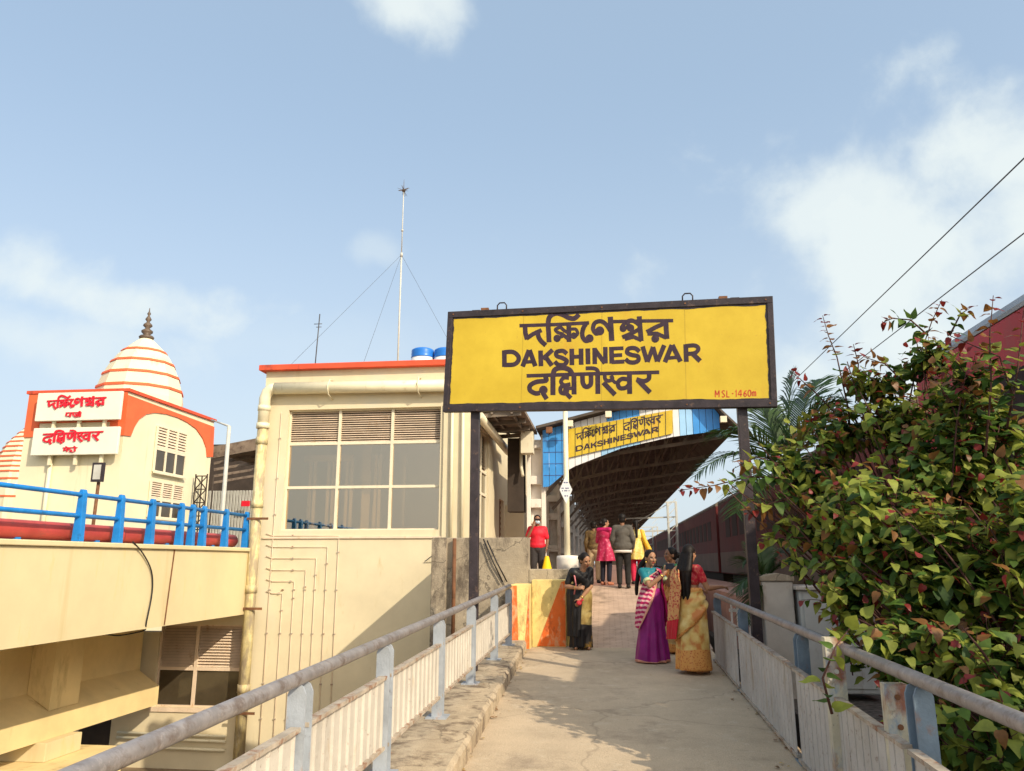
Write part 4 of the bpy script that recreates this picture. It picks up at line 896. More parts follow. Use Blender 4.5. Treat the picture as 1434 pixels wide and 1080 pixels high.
LOCO = coach('locomotive', 'bright red locomotive with a grey roof behind the leafy shrub', 4.9, 11.6, 4.55, 1.15, 4.30, 4.72, (M['loco'], M['locor'], M['loco']), None, True)
mb = MB()
for x in (5.0, 6.5): mb.box(x, x+.9, 4.885, 4.897, 2.9, 3.7)
islands(mb.build('cab_window', M['tglass'], LOCO))
mb = MB(); mb.box(5.85, 6.25, 4.87, 4.897, 3.9, 4.1); mb.build('headlight', M['lampw'], LOCO)
gl = ['first maroon coach behind the red locomotive', 'second maroon coach behind the red locomotive', 'third maroon coach, farther along the platform', 'fourth maroon coach, farther along the platform', 'farthest maroon coach of the train']
for k in range(5):
    y0 = 12.4+k*21.5; coach('train_coach', gl[k]+', in the shade', y0, y0+20.8, 4.62, 1.12, 3.88, 4.28, (M['coach'], M['roofdk'], M['coachg']), 'maroon coaches of the standing train')
for k, (px, Yg, lab) in enumerate(((943, 48, 'nearest grey overhead line portal above the train'), (918, 80, 'farther grey overhead line portal above the train'))):
    a = at(px, 760, Yg); g = thing('line_portal', lab, 'gantry', (a.x, Yg, .05), 'overhead line portals'); zt = at(px, 703 if k == 0 else 738, Yg).z
    mb = MB()
    for dx in (-.25, .25):
        mb.box(a.x+dx-.05, a.x+dx+.05, Yg-.25, Yg-.15, .05, zt); mb.box(a.x+dx-.05, a.x+dx+.05, Yg+.15, Yg+.25, .05, zt)
    for q in range(14): mb.beam((a.x-.25, Yg-.2, .3+q*.5), (a.x+.25, Yg-.2, .8+q*.5), .04, .04, (0, 1, 0))
    mb.build('column', M['gpole'], g)
    mb = MB()
    for z in (zt, zt-.9, zt-1.7): mb.beam((a.x-3.2, Yg, z-.1), (a.x+.3, Yg, z), .08, .08)
    mb.beam((a.x-3, Yg, zt-1.7), (a.x, Yg, zt), .05, .05); mb.beam((a.x-1.6, Yg, zt-1.7), (a.x-1.6, Yg, zt), .05, .05)
    mb.build('cross_arm', M['gpole'], g)
def wire(p, q, sag, lab, r=.012):
    pts = [p+(q-p)*(i/20)+Vector((0, 0, -sag*4*(i/20)*(1-i/20))) for i in range(21)]
    mb = MB(); mb.tube(pts, r, 6); return tag(mb.build('overhead_wire', M['wire'], root=p), lab, 'wire', 'overhead railway wires')
wire(atx(1500, 158, 5.2), atx(1100, 545, 5.6), 0, 'upper overhead wire crossing the sky at the right', .010)
wire(atx(1500, 276, 5.6), atx(1170, 530, 6.0), 0, 'lower overhead wire crossing the sky at the right', .010)
# ================================================================== VEGETATION
LEAF = [pm('shrub_leaf_deep_green', (.034, .08, .012), .62, .3, 9, trans=.3), pm('shrub_leaf_mid_green', (.085, .155, .022), .6, .3, 9, trans=.35), pm('shrub_leaf_yellow_green', (.25, .285, .042), .6, .25, 9, trans=.4),
        pm('shrub_leaf_copper', (.22, .10, .03), .45, .3, 9, trans=.35), pm('shrub_leaf_crimson', (.20, .022, .018), .45, .3, 9, trans=.35)]
TWIG = pm('shrub_twig_bark', (.075, .03, .022), .8, .3, 8)
rnd = random.Random(11)
def leaf(mb, p, d, nrm, L_, mi, droop=.25, fold=.3):
    d = d.normalized(); s_ = d.cross(nrm)
    if s_.length < 1e-3: s_ = d.cross(Vector((1, .3, .2)))
    s_.normalize(); n = s_.cross(d)
    P = lambda a, b, c: p+d*(b*L_)+s_*(a*L_)+n*(c*L_)
    sd_ = [(.17, -.03, .02), (.33, .10, .06), (.375, .28, .07), (.31, .50, .04), (.17, .76, -.05)]
    v = [P(0, .02, 0), P(0, .35, -.015), P(0, .7, -.03-droop*.3), P(0, 1.04, -droop)]+[P(-a, b, c*fold*4-droop*b*b*.7) for a, b, c in sd_]+[P(a, b, c*fold*4-droop*b*b*.7) for a, b, c in sd_]
    mb.add(v, [(0, 1, 6, 5, 4), (1, 2, 7, 6), (2, 3, 8, 7), (0, 9, 10, 11, 1), (1, 11, 12, 2), (2, 12, 13, 3)], mi, True)
def shoot(fol, tw, pts, n, L0, L1, young=.3, r=.006):
    """leaves alternate along a twig and turn copper, then crimson, towards its tip"""
    ln = len(pts)-1; a0 = rnd.uniform(0, 6.28)
    if tw: tw.tube(pts, [r*(1-.7*i/ln) for i in range(ln+1)], 5)
    for k in range(n):
        t = (k+.6)/n; f = t*ln; i = min(int(f), ln-1); p = pts[i]+(pts[i+1]-pts[i])*(f-i); ax = (pts[i+1]-pts[i]).normalized()
        a = a0+k*2.4; u = ax.orthogonal().normalized(); w = ax.cross(u); out = u*cos(a)+w*sin(a)
        d = (out*.9+ax*.35+Vector((0, 0, -.15))+Vector((rnd.uniform(-.3, .3), rnd.uniform(-.3, .3), rnd.uniform(-.3, .2))))
        nr = Vector((rnd.uniform(-.45, .45)+.2, rnd.uniform(-.45, .45)-.35, 1))
        q = t+rnd.uniform(-.12, .12); sz = L0+(L1-L0)*rnd.random()
        if q > 1-young*.34: mi = 4; sz *= .62
        elif q > 1-young*.85: mi = 3; sz *= .8
        elif q > .55: mi = rnd.choice((1, 2, 2, 2))
        else: mi = rnd.choice((0, 0, 1, 1, 2))
        leaf(fol, p+out*.015, d, nr, sz, mi, rnd.uniform(.1, .4), rnd.uniform(.1, .5))
def curve(p, q, bend, n=6):
    m = (p+q)/2+bend
    return [(p*(1-t)+m*t)*(1-t)+(m*(1-t)+q*t)*t for t in [i/n for i in range(n+1)]]
def shrub(name, label, base, blobs, wands, dens, L0, L1, young=.28, minx=1.9):
    root = thing(name, label, 'shrub', base)
    fol, tw = MB(), MB()
    for (c, r) in blobs:
        n = int(dens*(r.x*r.y+r.y*r.z+r.x*r.z))
        for _ in range(n):
            v = Vector((rnd.gauss(0, 1), rnd.gauss(0, 1), rnd.gauss(0, 1))).normalized(); k = rnd.uniform(.35, 1.12)**.5
            lump = .82+.34*noise.noise(c+v*1.7)
            tip = c+Vector((v.x*r.x, v.y*r.y, v.z*r.z))*k*lump
            g = Vector((v.x, v.y, v.z*.6+.35)).normalized(); ln = rnd.uniform(.22, .45)
            st = tip-g*ln+Vector((rnd.uniform(-.08, .08), rnd.uniform(-.08, .08), rnd.uniform(-.1, .02)))
            pts = curve(st, tip, Vector((0, 0, .04)), 4)
            if st.x < minx-.35: continue
            yg = young*rnd.choice((0, .35, 1, 1)) if k > .78 else 0
            shoot(fol, tw if rnd.random() < .5 else None, pts, rnd.randint(5, 9), L0, L1, yg, .005)
        for _ in range(5):
            q = c+Vector((rnd.uniform(-.7, .7)*r.x, rnd.uniform(-.6, .6)*r.y, rnd.uniform(-.2, .7)*r.z)); b = Vector(base)+Vector((rnd.uniform(-.35, .35), rnd.uniform(-.3, .3), 0))
            tw.tube(curve(b, q, Vector((0, 0, .3))), [.018, .016, .013, .011, .009, .007, .004], 6)
    for w in wands:
        pts, n, yg = w; shoot(fol, tw, pts, int(n*1.7), L0*1.05, L1*1.1, yg, .009)
    fol.build('foliage', LEAF, root); tw.build('branch', TWIG, root)
    return root
def PB(x, y, Y, rx, ry, rd): k = Y/1075*1.02; return (at(x, y, Y), Vector((rx*k, rd, ry*k)))
def PW(*l): return [at(x, y, Y) for x, y, Y in l]
near = [PB(1330, 810, 5.4, 150, 130, .6), PB(1235, 730, 5.9, 130, 95, .6), PB(1370, 660, 6.0, 110, 95, .5), PB(1400, 930, 4.9, 130, 90, .5), PB(1270, 910, 5.1, 95, 70, .4), PB(1180, 820, 5.7, 60, 65, .35), PB(1460, 780, 5.0, 90, 150, .5)]
near += [(Vector((3.1, 2.9, 2.0)), Vector((.55, .8, .8))), (Vector((3.95, 3.9, 1.35)), Vector((.5, 1.1, 1.25))), (Vector((3.9, 2.2, 1.5)), Vector((.5, .9, 1.1)))]  # unseen lobes added out of frame to shade the ramp and lower leaves
shrub('leafy_shrub', 'dense green shrub with copper and crimson young tips crowding the right railing', (2.7, 4.9, 0), near,
      [(PW((1380, 640, 5.6), (1388, 540, 5.6), (1386, 470, 5.6), (1391, 414, 5.6)), 16, .55), (PW((1330, 720, 5.8), (1340, 590, 5.8), (1353, 521, 5.8)), 8, .2), (PW((1410, 600, 5.6), (1425, 520, 5.5), (1434, 430, 5.5)), 16, .3),
       (PW((1360, 640, 5.9), (1330, 560, 5.9), (1300, 520, 5.9)), 14, .3), (PW((1400, 620, 5.8), (1370, 560, 5.8), (1345, 540, 5.8)), 14, .3), (PW((1420, 560, 5.6), (1400, 500, 5.6), (1330, 470, 5.7)), 14, .4)], 165, .066, .118, .20)
mid = [PB(1130, 660, 7.0, 85, 65, .5), PB(1180, 600, 7.0, 75, 50, .5), PB(1070, 690, 6.9, 55, 30, .35), PB(1250, 590, 6.7, 80, 55, .5), PB(1230, 530, 6.8, 65, 32, .35), PB(1300, 500, 6.6, 55, 35, .4), PB(1150, 740, 6.8, 70, 45, .45), PB(1330, 560, 6.3, 60, 50, .4), PB(1290, 650, 6.4, 80, 60, .4), PB(1045, 695, 6.7, 55, 38, .3), PB(1085, 640, 6.9, 50, 28, .3), PB(1360, 520, 6.0, 60, 45, .3), PB(1400, 590, 5.9, 50, 50, .3), PB(1095, 720, 6.7, 55, 50, .35), PB(1110, 780, 6.6, 35, 40, .3)]
shrub('leafy_shrub', 'lighter shrub with tall red tipped wands reaching up beside the yellow board', (2.9, 7.0, 0), mid,
      [(PW((1200, 700, 6.9), (1188, 573, 6.9), (1172, 500, 6.9), (1160, 470, 6.9), (1152, 442, 6.9)), 20, .6), (PW((1262, 640, 6.7), (1272, 570, 6.7), (1284, 510, 6.7), (1305, 450, 6.7), (1319, 420, 6.7)), 22, .4), (PW((1300, 470, 6.7), (1275, 448, 6.7), (1250, 446, 6.7), (1236, 452, 6.7)), 10, .5),
       (PW((1200, 560, 6.9), (1202, 510, 6.9), (1195, 482, 6.9)), 10, .7), (PW((1190, 600, 7.0), (1140, 548, 7.0), (1108, 520, 7.0)), 12, .7), (PW((1110, 670, 6.9), (1050, 668, 6.8), (1000, 680, 6.7), (950, 687, 6.6)), 24, .5), (PW((1270, 540, 6.7), (1240, 510, 6.7), (1210, 500, 6.7)), 10, .5),
       (PW((1130, 690, 6.8), (1080, 705, 6.7), (1045, 720, 6.7)), 12, .5), (PW((1330, 470, 6.6), (1345, 440, 6.6), (1358, 432, 6.6)), 8, .4), (PW((1090, 650, 6.9), (1060, 640, 6.8), (1030, 655, 6.7)), 10, .3)], 100, .068, .118, .34)
low = [PB(1190, 900, 5.6, 45, 40, .25), PB(1400, 1020, 4.4, 110, 70, .4), PB(1290, 1010, 4.6, 70, 60, .3)]
shrub('low_shrub', 'low dark shrub in deep shade behind the right railing posts', (2.35, 4.5, 0), low, [(PW((1165, 1000, 4.75), (1152, 950, 4.75), (1170, 905, 4.8), (1190, 880, 4.9)), 9, 0)], 80, .07, .11, .1)
# palms
FR = pm('palm_leaflet_green', (.035, .075, .014), .45, .3, 6, trans=.25); FRY = pm('palm_leaflet_straw', (.20, .19, .05), .5, .3, 6, trans=.25); PTR = pm('palm_stem_bark', (.12, .09, .06), .9, .25, 6, .5)
def palm(name, label, base, crown, fronds, lw, ll):
    root = thing(name, label, 'palm', base); mb = MB(); b = Vector(base)
    mb.tube(curve(b, crown, Vector((.05, 0, 0))), [.10, .09, .08, .075, .07, .065, .06], 10); mb.build('trunk', PTR, root)
    for tip, lift, mi in fronds:
        mb = MB(); pts = curve(crown, tip, Vector((0, 0, lift)), 16); mb.tube(pts, [.016*(1-.8*i/16) for i in range(17)], 6)
        for k in range(44):
            t = .12+.86*k/43; f = t*16; i = min(int(f), 15); p = pts[i]+(pts[i+1]-pts[i])*(f-i); ax = (pts[i+1]-pts[i]).normalized()
            sd_v = ax.cross(Vector((0, 0, 1)));  sd_v = sd_v.normalized() if sd_v.length > .1 else Vector((1, 0, 0)); up = sd_v.cross(ax)
            L_ = ll*(sin(pi*(.15+.8*t))**.7)*rnd.uniform(.85, 1.1)
            for sg in (-1, 1):
                d = (sd_v*sg*.8+ax*.75+up*rnd.uniform(-.05, .25)).normalized(); e1 = p+d*L_*.55+Vector((0, 0, -.02)); e2 = p+d*L_+Vector((0, 0, -.22*L_)); w = ax*lw
                mb.add([p-w, p+w, e1+w, e1-w, e2], [(0, 1, 2, 3), (3, 2, 4)], 0, True)
        mb.build('frond', FRY if mi else FR, root)
cr = at(1098, 655, 11.6)
palm('palm_tree', 'feathery palm behind the right post of the yellow board', (cr.x+.1, 11.7, 0), cr,
     [(at(972, 668, 10.9), .55, 0), (at(1005, 610, 11.2), .45, 0), (at(1110, 520, 11.6), .1, 0), (at(1175, 560, 11.2), .45, 0), (at(1225, 620, 11.0), .6, 1), (at(1030, 720, 10.6), .5, 0), (at(1165, 700, 10.8), .6, 1), (at(1150, 530, 12.2), .3, 0), (at(1060, 560, 12.2), .3, 0), (at(1200, 575, 10.8), .5, 1)], .016, .66)
cr2 = at(1072, 815, 10.2)
palm('small_palm', 'small dark palm between the board post and the concrete pillar', (cr2.x, 10.2, 0), cr2, [(at(1040, 790, 10.1), .25, 0), (at(1030, 830, 10.0), .25, 0), (at(1100, 775, 10.2), .25, 0), (at(1062, 765, 10.4), .2, 0), (at(1045, 870, 10.0), .3, 0), (at(1120, 800, 10.0), .3, 0)], .009, .34)

# dry leaves and grit along the foot of the kerb and railing
mb = MB()
for _ in range(150):
    d = rnd.uniform(1.5, 12.5); s = rnd.choice((-.93+abs(rnd.gauss(0, .07)), sR(d)-.02-abs(rnd.gauss(0, .10)), rnd.uniform(-.9, 1.4) if rnd.random() < .25 else sR(d)-.05)); a = rnd.uniform(0, 6.28)
    leaf(mb, rp(s, d, zr(d)+.012), Vector((cos(a), sin(a), rnd.uniform(-.05, .15))), Vector((rnd.uniform(-.3, .3), rnd.uniform(-.3, .3), 1)), rnd.uniform(.02, .055), rnd.choice((0, 0, 1)), .1, .3)
tag(mb.build('leaf_litter', [pm('dry_brown_leaf', (.22, .12, .05), .8, .3, 9), pm('dry_ochre_leaf', (.40, .26, .08), .8, .3, 9)]), 'scattered dry leaves along the edges of the ramp', 'leaf litter', kind='stuff')

# ================================================================== THINGS BEHIND THE RIGHT RAILING
cp = thing('concrete_pillar', 'pale concrete pillar with a rough cap behind the right railing', 'pillar', (2.04, 10.1, 0))
mb = MB(); mb.box(1.86, 2.22, 9.95, 10.35, 0, 1.36); mb.build('shaft', M['cab'], cp, .015)
mb = MB(); mb.prism([(1.84, 9.93, 1.363), (2.24, 9.93, 1.363), (2.24, 9.93, 1.42), (2.04, 9.93, 1.46), (1.84, 9.93, 1.42)], (0, .44, 0)); mb.build('cap', M['oldconc'], cp, .01)
cb = thing('equipment_cabinet', 'grey steel cabinet half hidden by leaves beside the concrete pillar', 'cabinet', (2.6, 10.0, 0))
mb = MB(); mb.box(2.26, 3.1, 9.85, 10.4, .1, 1.26); mb.build('body', M['cabm'], cb, .015)
mb = MB(); mb.box(2.22, 3.15, 9.80, 10.45, 1.263, 1.31); mb.build('lid', M['cab'], cb, .01)
mb = MB(); mb.box(2.30, 2.67, 9.835, 9.847, .16, 1.22); mb.build('door', M['cabm'], cb, .004)
mb = MB(); mb.box(2.69, 3.06, 9.835, 9.847, .16, 1.22); mb.build('door', M['cabm'], cb, .004)
pf = thing('picket_fence', 'small white picket fence seen under the right handrail', 'fence', (2.3, 13.6, .3))
mb = MB()
mb.box(1.98, 3.3, 13.6, 13.63, .78, .83); mb.box(1.98, 3.3, 13.6, 13.63, .40, .45)
mb.build('cross_rail', M['pkt'], pf)
for i in range(14): mb = MB(); mb.box(2.0+i*.095, 2.03+i*.095, 13.57, 13.597, .30, .92); mb.build('picket', M['pkt'], pf)
for px, Y, lab in ((1258, 4.3, 'flaking blue and white channel post near the lower right corner'), (1176, 5.25, 'flaking blue post with two bolts behind the right handrail')):
    b = at(px, 1000, Y); tp = at(px, 958 if px > 1200 else 893, Y)
    sp_ = thing('channel_post', lab, 'post', (b.x, Y, 0), 'old posts behind the right railing')
    mb = MB(); w = .055
    mb.prism([(b.x-w, Y, 0), (b.x-w+.012, Y, 0), (b.x-w+.012, Y+.05, 0), (b.x+w-.012, Y+.05, 0), (b.x+w-.012, Y, 0), (b.x+w, Y, 0), (b.x+w, Y+.062, 0), (b.x-w, Y+.062, 0)][::-1], (0, 0, tp.z)); 
    mb.box(b.x-w, b.x+w, Y-.012, Y-.002, .0, tp.z); mb.build('shaft', M['stub'], sp_)
    for z in (.06, .2):
        mb = MB(); mb.tube([(b.x, Y-.02, tp.z-z), (b.x, Y-.011, tp.z-z)], .014, 10); mb.build('bolt', M['rust'] if px > 1200 else M['gpole'], sp_)
yb = at(766, 800, 18.4)
yc = thing('yellow_cone', 'yellow plastic cone standing behind the low wall by the man in red', 'cone', (yb.x, 18.4, 1.02))
mb = MB(); mb.lathe((yb.x, 18.4, 1.02), [(.26, 0), (.26, .03), (.2, .035), (.05, .68), (.03, .70)], 20); mb.build('cone_body', M['yplastic'], yc)
# ================================================================== PEOPLE
SKIN = pm('brown_skin', (.36, .185, .105), .5, .06, 8); SKIND = pm('darker_brown_skin', (.24, .115, .065), .5, .06, 8)
HAIR = pm('black_hair', (.011, .008, .007), .55, .3, 20, spec=.2); LIP = pm('lip_red', (.35, .05, .05), .5, .05, 8); EYE = pm('dark_eye_and_brow', (.015, .01, .01), .4, .05, 8); EYEW = pm('eye_white', (.7, .66, .6), .3, .05, 8)
GOLD = pm('gold_jewellery', (.75, .48, .12), .3, .1, 9, metal=.8)
V = Vector
def remesh(mb, name, mats, parent, voxel=.008, it=4, paint=None, fac=.5):
    """fuse overlapping closed shapes into one continuous skin"""
    me = bpy.data.meshes.new('tmp'); me.from_pydata(mb.v, [], mb.f); o = bpy.data.objects.new('tmp', me); COL.objects.link(o)
    r = o.modifiers.new('r', 'REMESH'); r.mode = 'VOXEL'; r.voxel_size = voxel; r.use_smooth_shade = True
    s_ = o.modifiers.new('s', 'SMOOTH'); s_.factor = fac; s_.iterations = it
    dg = bpy.context.evaluated_depsgraph_get(); dg.update(); nm = bpy.data.meshes.new_from_object(o.evaluated_get(dg)); bpy.data.objects.remove(o); bpy.data.meshes.remove(me)
    nm.name = name
    nm.materials.clear()
    for m in (mats if isinstance(mats, (list, tuple)) else [mats]): nm.materials.append(m)
    for p in nm.polygons:
        p.use_smooth = True
        if paint:
            c = p.center
            for (q, M_, rr, mi) in paint:
                d = M_.transposed() @ (c-q)
                if (d.x/rr[0])**2+(d.y/rr[1])**2+(d.z/rr[2])**2 < 1: p.material_index = mi
    b = bpy.data.objects.new(name, nm); COL.objects.link(b)
    if parent: b.parent = parent
    OFF[b] = Vector((0, 0, 0)); return b
def hand(mb, wr, d, back, curl=.6, sc=1.0, thumb=1):
    """palm, four unequal curled fingers and a thumb that leaves the side of the palm"""
    d = d.normalized(); lat = d.cross(back).normalized(); back = lat.cross(d).normalized()
    M_ = Matrix((lat, d, back)).transposed(); mb.ell(wr+d*.045*sc, (.038*sc, .052*sc, .017*sc), M_, 12)
    mb.cap(wr-d*.02, wr+d*.03, .023*sc, .026*sc, 10)
    for i, ln in enumerate((.036, .042, .039, .03)):
        p = wr+d*.083*sc+lat*((i-1.5)*.0185*sc); a = curl*(.7+.1*i); d1 = (d*cos(a)-back*sin(a)+lat*(i-1.5)*.05); d2 = (d*cos(a*2.1)-back*sin(a*2.1))
        q = p+d1*ln*sc; mb.cap(p, q, .0088*sc, .008*sc, 8); mb.cap(q, q+d2*ln*.85*sc, .008*sc, .0068*sc, 8)
    p = wr+d*.028*sc+lat*(.034*sc*thumb); t1 = (d*.6+lat*.75*thumb-back*.35).normalized(); q = p+t1*.035*sc; t2 = (d*.9+lat*.2*thumb-back*.5).normalized()
    mb.cap(p, q, .0105*sc, .009*sc, 8); mb.cap(q, q+t2*.03*sc, .009*sc, .0075*sc, 8)
def person(label, loc, rz, H, pose, parts, skin=SKIN, voxel=.008, group=None, hairf=None):
    """pose: joint overrides in metres for a 1.6 m figure that faces -Y; parts: list of functions adding clothes"""
    root = thing('person', label, 'person', loc, group, rz, True); k = H/1.6; root.scale = (k, k, k)
    J = dict(pel=V((0, 0, .86)), waist=V((0, 0, 1.02)), chest=V((0, -.005, 1.17)), neck=V((0, .015, 1.315)), head=V((0, -.012, 1.465)), hy=0, ht=0, hr=0,
             shL=V((.155, .01, 1.27)), shR=V((-.155, .01, 1.27)), elL=V((.205, .03, 1.02)), elR=V((-.205, .03, 1.02)), wrL=V((.215, -.06, .80)), wrR=V((-.215, -.06, .80)),
             hdL=V((0, -.15, -1)), hdR=V((0, -.15, -1)), hbL=V((1, 0, 0)), hbR=V((-1, 0, 0)), hcL=.5, hcR=.5,
             hipL=V((.085, 0, .84)), hipR=V((-.085, 0, .84)), knL=V((.09, -.02, .46)), knR=V((-.09, -.02, .46)), anL=V((.09, .015, .075)), anR=V((-.09, .015, .075)), toL=V((.105, -.13, .025)), toR=V((-.105, -.13, .025)))
    J.update(pose); mb = MB()
    mb.ell(J['pel'], (.155, .115, .12)); mb.ell(J['waist'], (.125, .095, .14)); mb.ell(J['chest'], (.150, .105, .15)); mb.cap(J['pel'], J['chest'], .11, .10, 14)
    mb.cap(J['shL'], J['shR'], .052, .052); mb.cap(J['chest']+V((0, 0, .05)), J['neck'], .08, .05)
    hm = (Matrix.Rotation(J['hy'], 3, 'Z') @ Matrix.Rotation(J['ht'], 3, 'X') @ Matrix.Rotation(J['hr'], 3, 'Y')); h = J['head']; X = lambda x, y, z: h+hm @ V((x, y, z))
    mb.cap(J['neck']-V((0, 0, .02)), X(0, .022, -.05), .050, .048)
    mb.ell(X(0, .005, .022), (.073, .092, .088), hm, 18); mb.ell(X(0, -.026, -.035), (.056, .062, .072), hm, 16); mb.ell(X(0, -.06, -.088), (.024, .022, .02), hm, 10)
    mb.cap(X(0, -.088, .012), X(0, -.103, -.026), .009, .0125, 8); mb.ell(X(0, -.097, -.028), (.018, .011, .009), hm, 8)
    for sg in (-1, 1):
        mb.ell(X(.073*sg, .012, -.012), (.011, .022, .033), hm, 8); mb.ell(X(.034*sg, -.070, -.02), (.024, .02, .022), hm, 8); mb.ell(X(.030*sg, -.082, .026), (.022, .009, .007), hm, 8)
    mb.ell(X(0, -.084, -.053), (.021, .012, .005), hm, 8); mb.ell(X(0, -.082, -.064), (.018, .012, .0055), hm, 8)
    for s_ in 'LR':
        sh, el, wr = J['sh'+s_], J['el'+s_], J['wr'+s_]
        mb.cap(sh, el, .044, .036); mb.cap(el, el+(wr-el)*.35, .036, .037); mb.cap(el+(wr-el)*.35, wr, .037, .024)
        hand(mb, wr, J['hd'+s_], J['hb'+s_], J['hc'+s_], 1.0, 1 if s_ == 'L' else -1)
        mb.cap(J['hip'+s_], J['kn'+s_], .078, .052); mb.cap(J['kn'+s_], J['kn'+s_]+(J['an'+s_]-J['kn'+s_])*.35, .052, .05); mb.cap(J['kn'+s_]+(J['an'+s_]-J['kn'+s_])*.35, J['an'+s_], .05, .034)
        mb.cap(J['an'+s_]-V((0, 0, .035)), J['to'+s_], .036, .026)
    I = hm
    paint = [(X(.031*sg, -.083, .004), I, (.0125, .03, .0052), 3) for sg in (-1, 1)]+[(X(.031*sg, -.085, .004), I, (.0085, .03, .009), 1) for sg in (-1, 1)]+[(X(.031*sg, -.085, .027), I, (.022, .03, .0055), 1) for sg in (-1, 1)]
    paint += [(X(.031*sg, -.085, .0115), I, (.019, .03, .004), 1) for sg in (-1, 1)]+[(X(0, -.09, -.058), I, (.025, .03, .0115), 2)]
    remesh(mb, 'body', [skin, EYE, LIP, EYEW], root, min(voxel, .0075), 4, paint)
    for f in parts: f(root, J, X, hm)
    return root
def hair(kind, tail=None):
    def f(root, J, X, hm):
        mb = MB(); mb.ell(X(0, .020, .034), (.083, .092, .092), hm, 18); mb.ell(X(0, .045, -.02), (.076, .062, .075), hm, 14)
        if kind == 'bun': mb.ell(X(0, .13, -.005), (.052, .042, .05), hm, 14)
        if kind == 'long':
            for sg in (-.045, 0, .045): mb.cap(X(sg, .06, -.02), X(sg*1.25, .115, -.22), .05, .056)
            for sg in (-.05, 0, .05):
                a = X(sg*1.1, .115, -.2); mb.cap(a, a+V((sg*.2, .02, -.26)), .052, .036); mb.cap(a+V((sg*.2, .02, -.26)), a+V((sg*.1, .025, -.40)), .036, .016)
        if kind == 'tail':
            pts = [X(0, .10, -.01)]+[X(*q) for q in tail]
            for i in range(len(pts)-1): mb.cap(pts[i], pts[i+1], .042-.003*i, .040-.004*i)
        if kind == 'short': mb.v = [v for v in mb.v]
        remesh(mb, 'hair', HAIR, root, .009, 3)
    return f
def shell(name, mat, caps, ells=(), voxel=.009, it=4):
    def f(root, J, X, hm):
        mb = MB()
        for a, b, r1, r2 in caps: mb.cap(a(J) if callable(a) else J[a], b(J) if callable(b) else J[b], r1, r2, 14)
        for c, r in ells: mb.ell(c(J) if callable(c) else J[c], r, None, 16)
        remesh(mb, name, mat, root, voxel, it)
    return f
lerp = lambda a, b, t: (lambda J: J[a]+(J[b]-J[a])*t)
off = lambda a, v: (lambda J: J[a]+V(v))
def blouse(mat, sl=.55, r=.056):
    return shell('blouse', mat, [('shL', 'shR', .062, .062), ('shL', lerp('shL', 'elL', sl), r+.004, r-.006), ('shR', lerp('shR', 'elR', sl), r+.004, r-.006)], [('chest', (.163, .120, .135)), (off('chest', (0, -.03, .01)), (.13, .105, .085))])
TORSO = [(.02, .25, .21), (.45, .205, .18), (.70, .195, .165), (.86, .185, .150), (.98, .158, .125), (1.05, .145, .115), (1.17, .170, .128), (1.26, .165, .105), (1.33, .10, .07)]
def tor(z, P=TORSO):
    for a, b in zip(P[:-1], P[1:]):
        if a[0] <= z <= b[0]:
            t = (z-a[0])/(b[0]-a[0]); return a[1]+(b[1]-a[1])*t, a[2]+(b[2]-a[2])*t
    return P[-1][1:] if z > P[-1][0] else P[0][1:]
def skirt(name, mats, prof, pleats=9, amp=.02, phase=0, band=0, n=120, lean=(0, 0)):
    """sari wound round the legs: a lofted sheet with folds that open towards the hem"""
    def f(root, J, X, hm):
        mb = MB(); zs = [prof[-1][0]+(prof[0][0]-prof[-1][0])*i/44 for i in range(45)]; rings = []; mi = []
        for i, z in enumerate(zs):
            rx, ry = tor(z, prof[::-1]); t = 1-(z-prof[-1][0])/(prof[0][0]-prof[-1][0]); t = 1-t
            t = (prof[0][0]-z)/(prof[0][0]-prof[-1][0]); a = amp*t**1.3
            ring = []
            for k in range(n):
                th = 2*pi*k/n; w = sin(th*pleats+phase+.8*noise.noise((cos(th)*1.5, sin(th)*1.5, z*1.2)))*a*(.55+.45*sin(th*2+1+phase))+.014*noise.noise((cos(th)*2.4+phase, sin(th)*2.4, z*3.2))
                c = V((lean[0]*t, lean[1]*t, z+.012*sin(th*3+phase)*t*(1 if i else 0)))
                ring.append(c+V((sin(th)*(rx+w), -cos(th)*(ry+w), 0)))
            rings.append(ring); mi.append(1 if (band and t > 1-band) else 0)
        mb.loft(rings, True, mi[:-1], True); mb.build(name, mats, root, root=None)
    return f
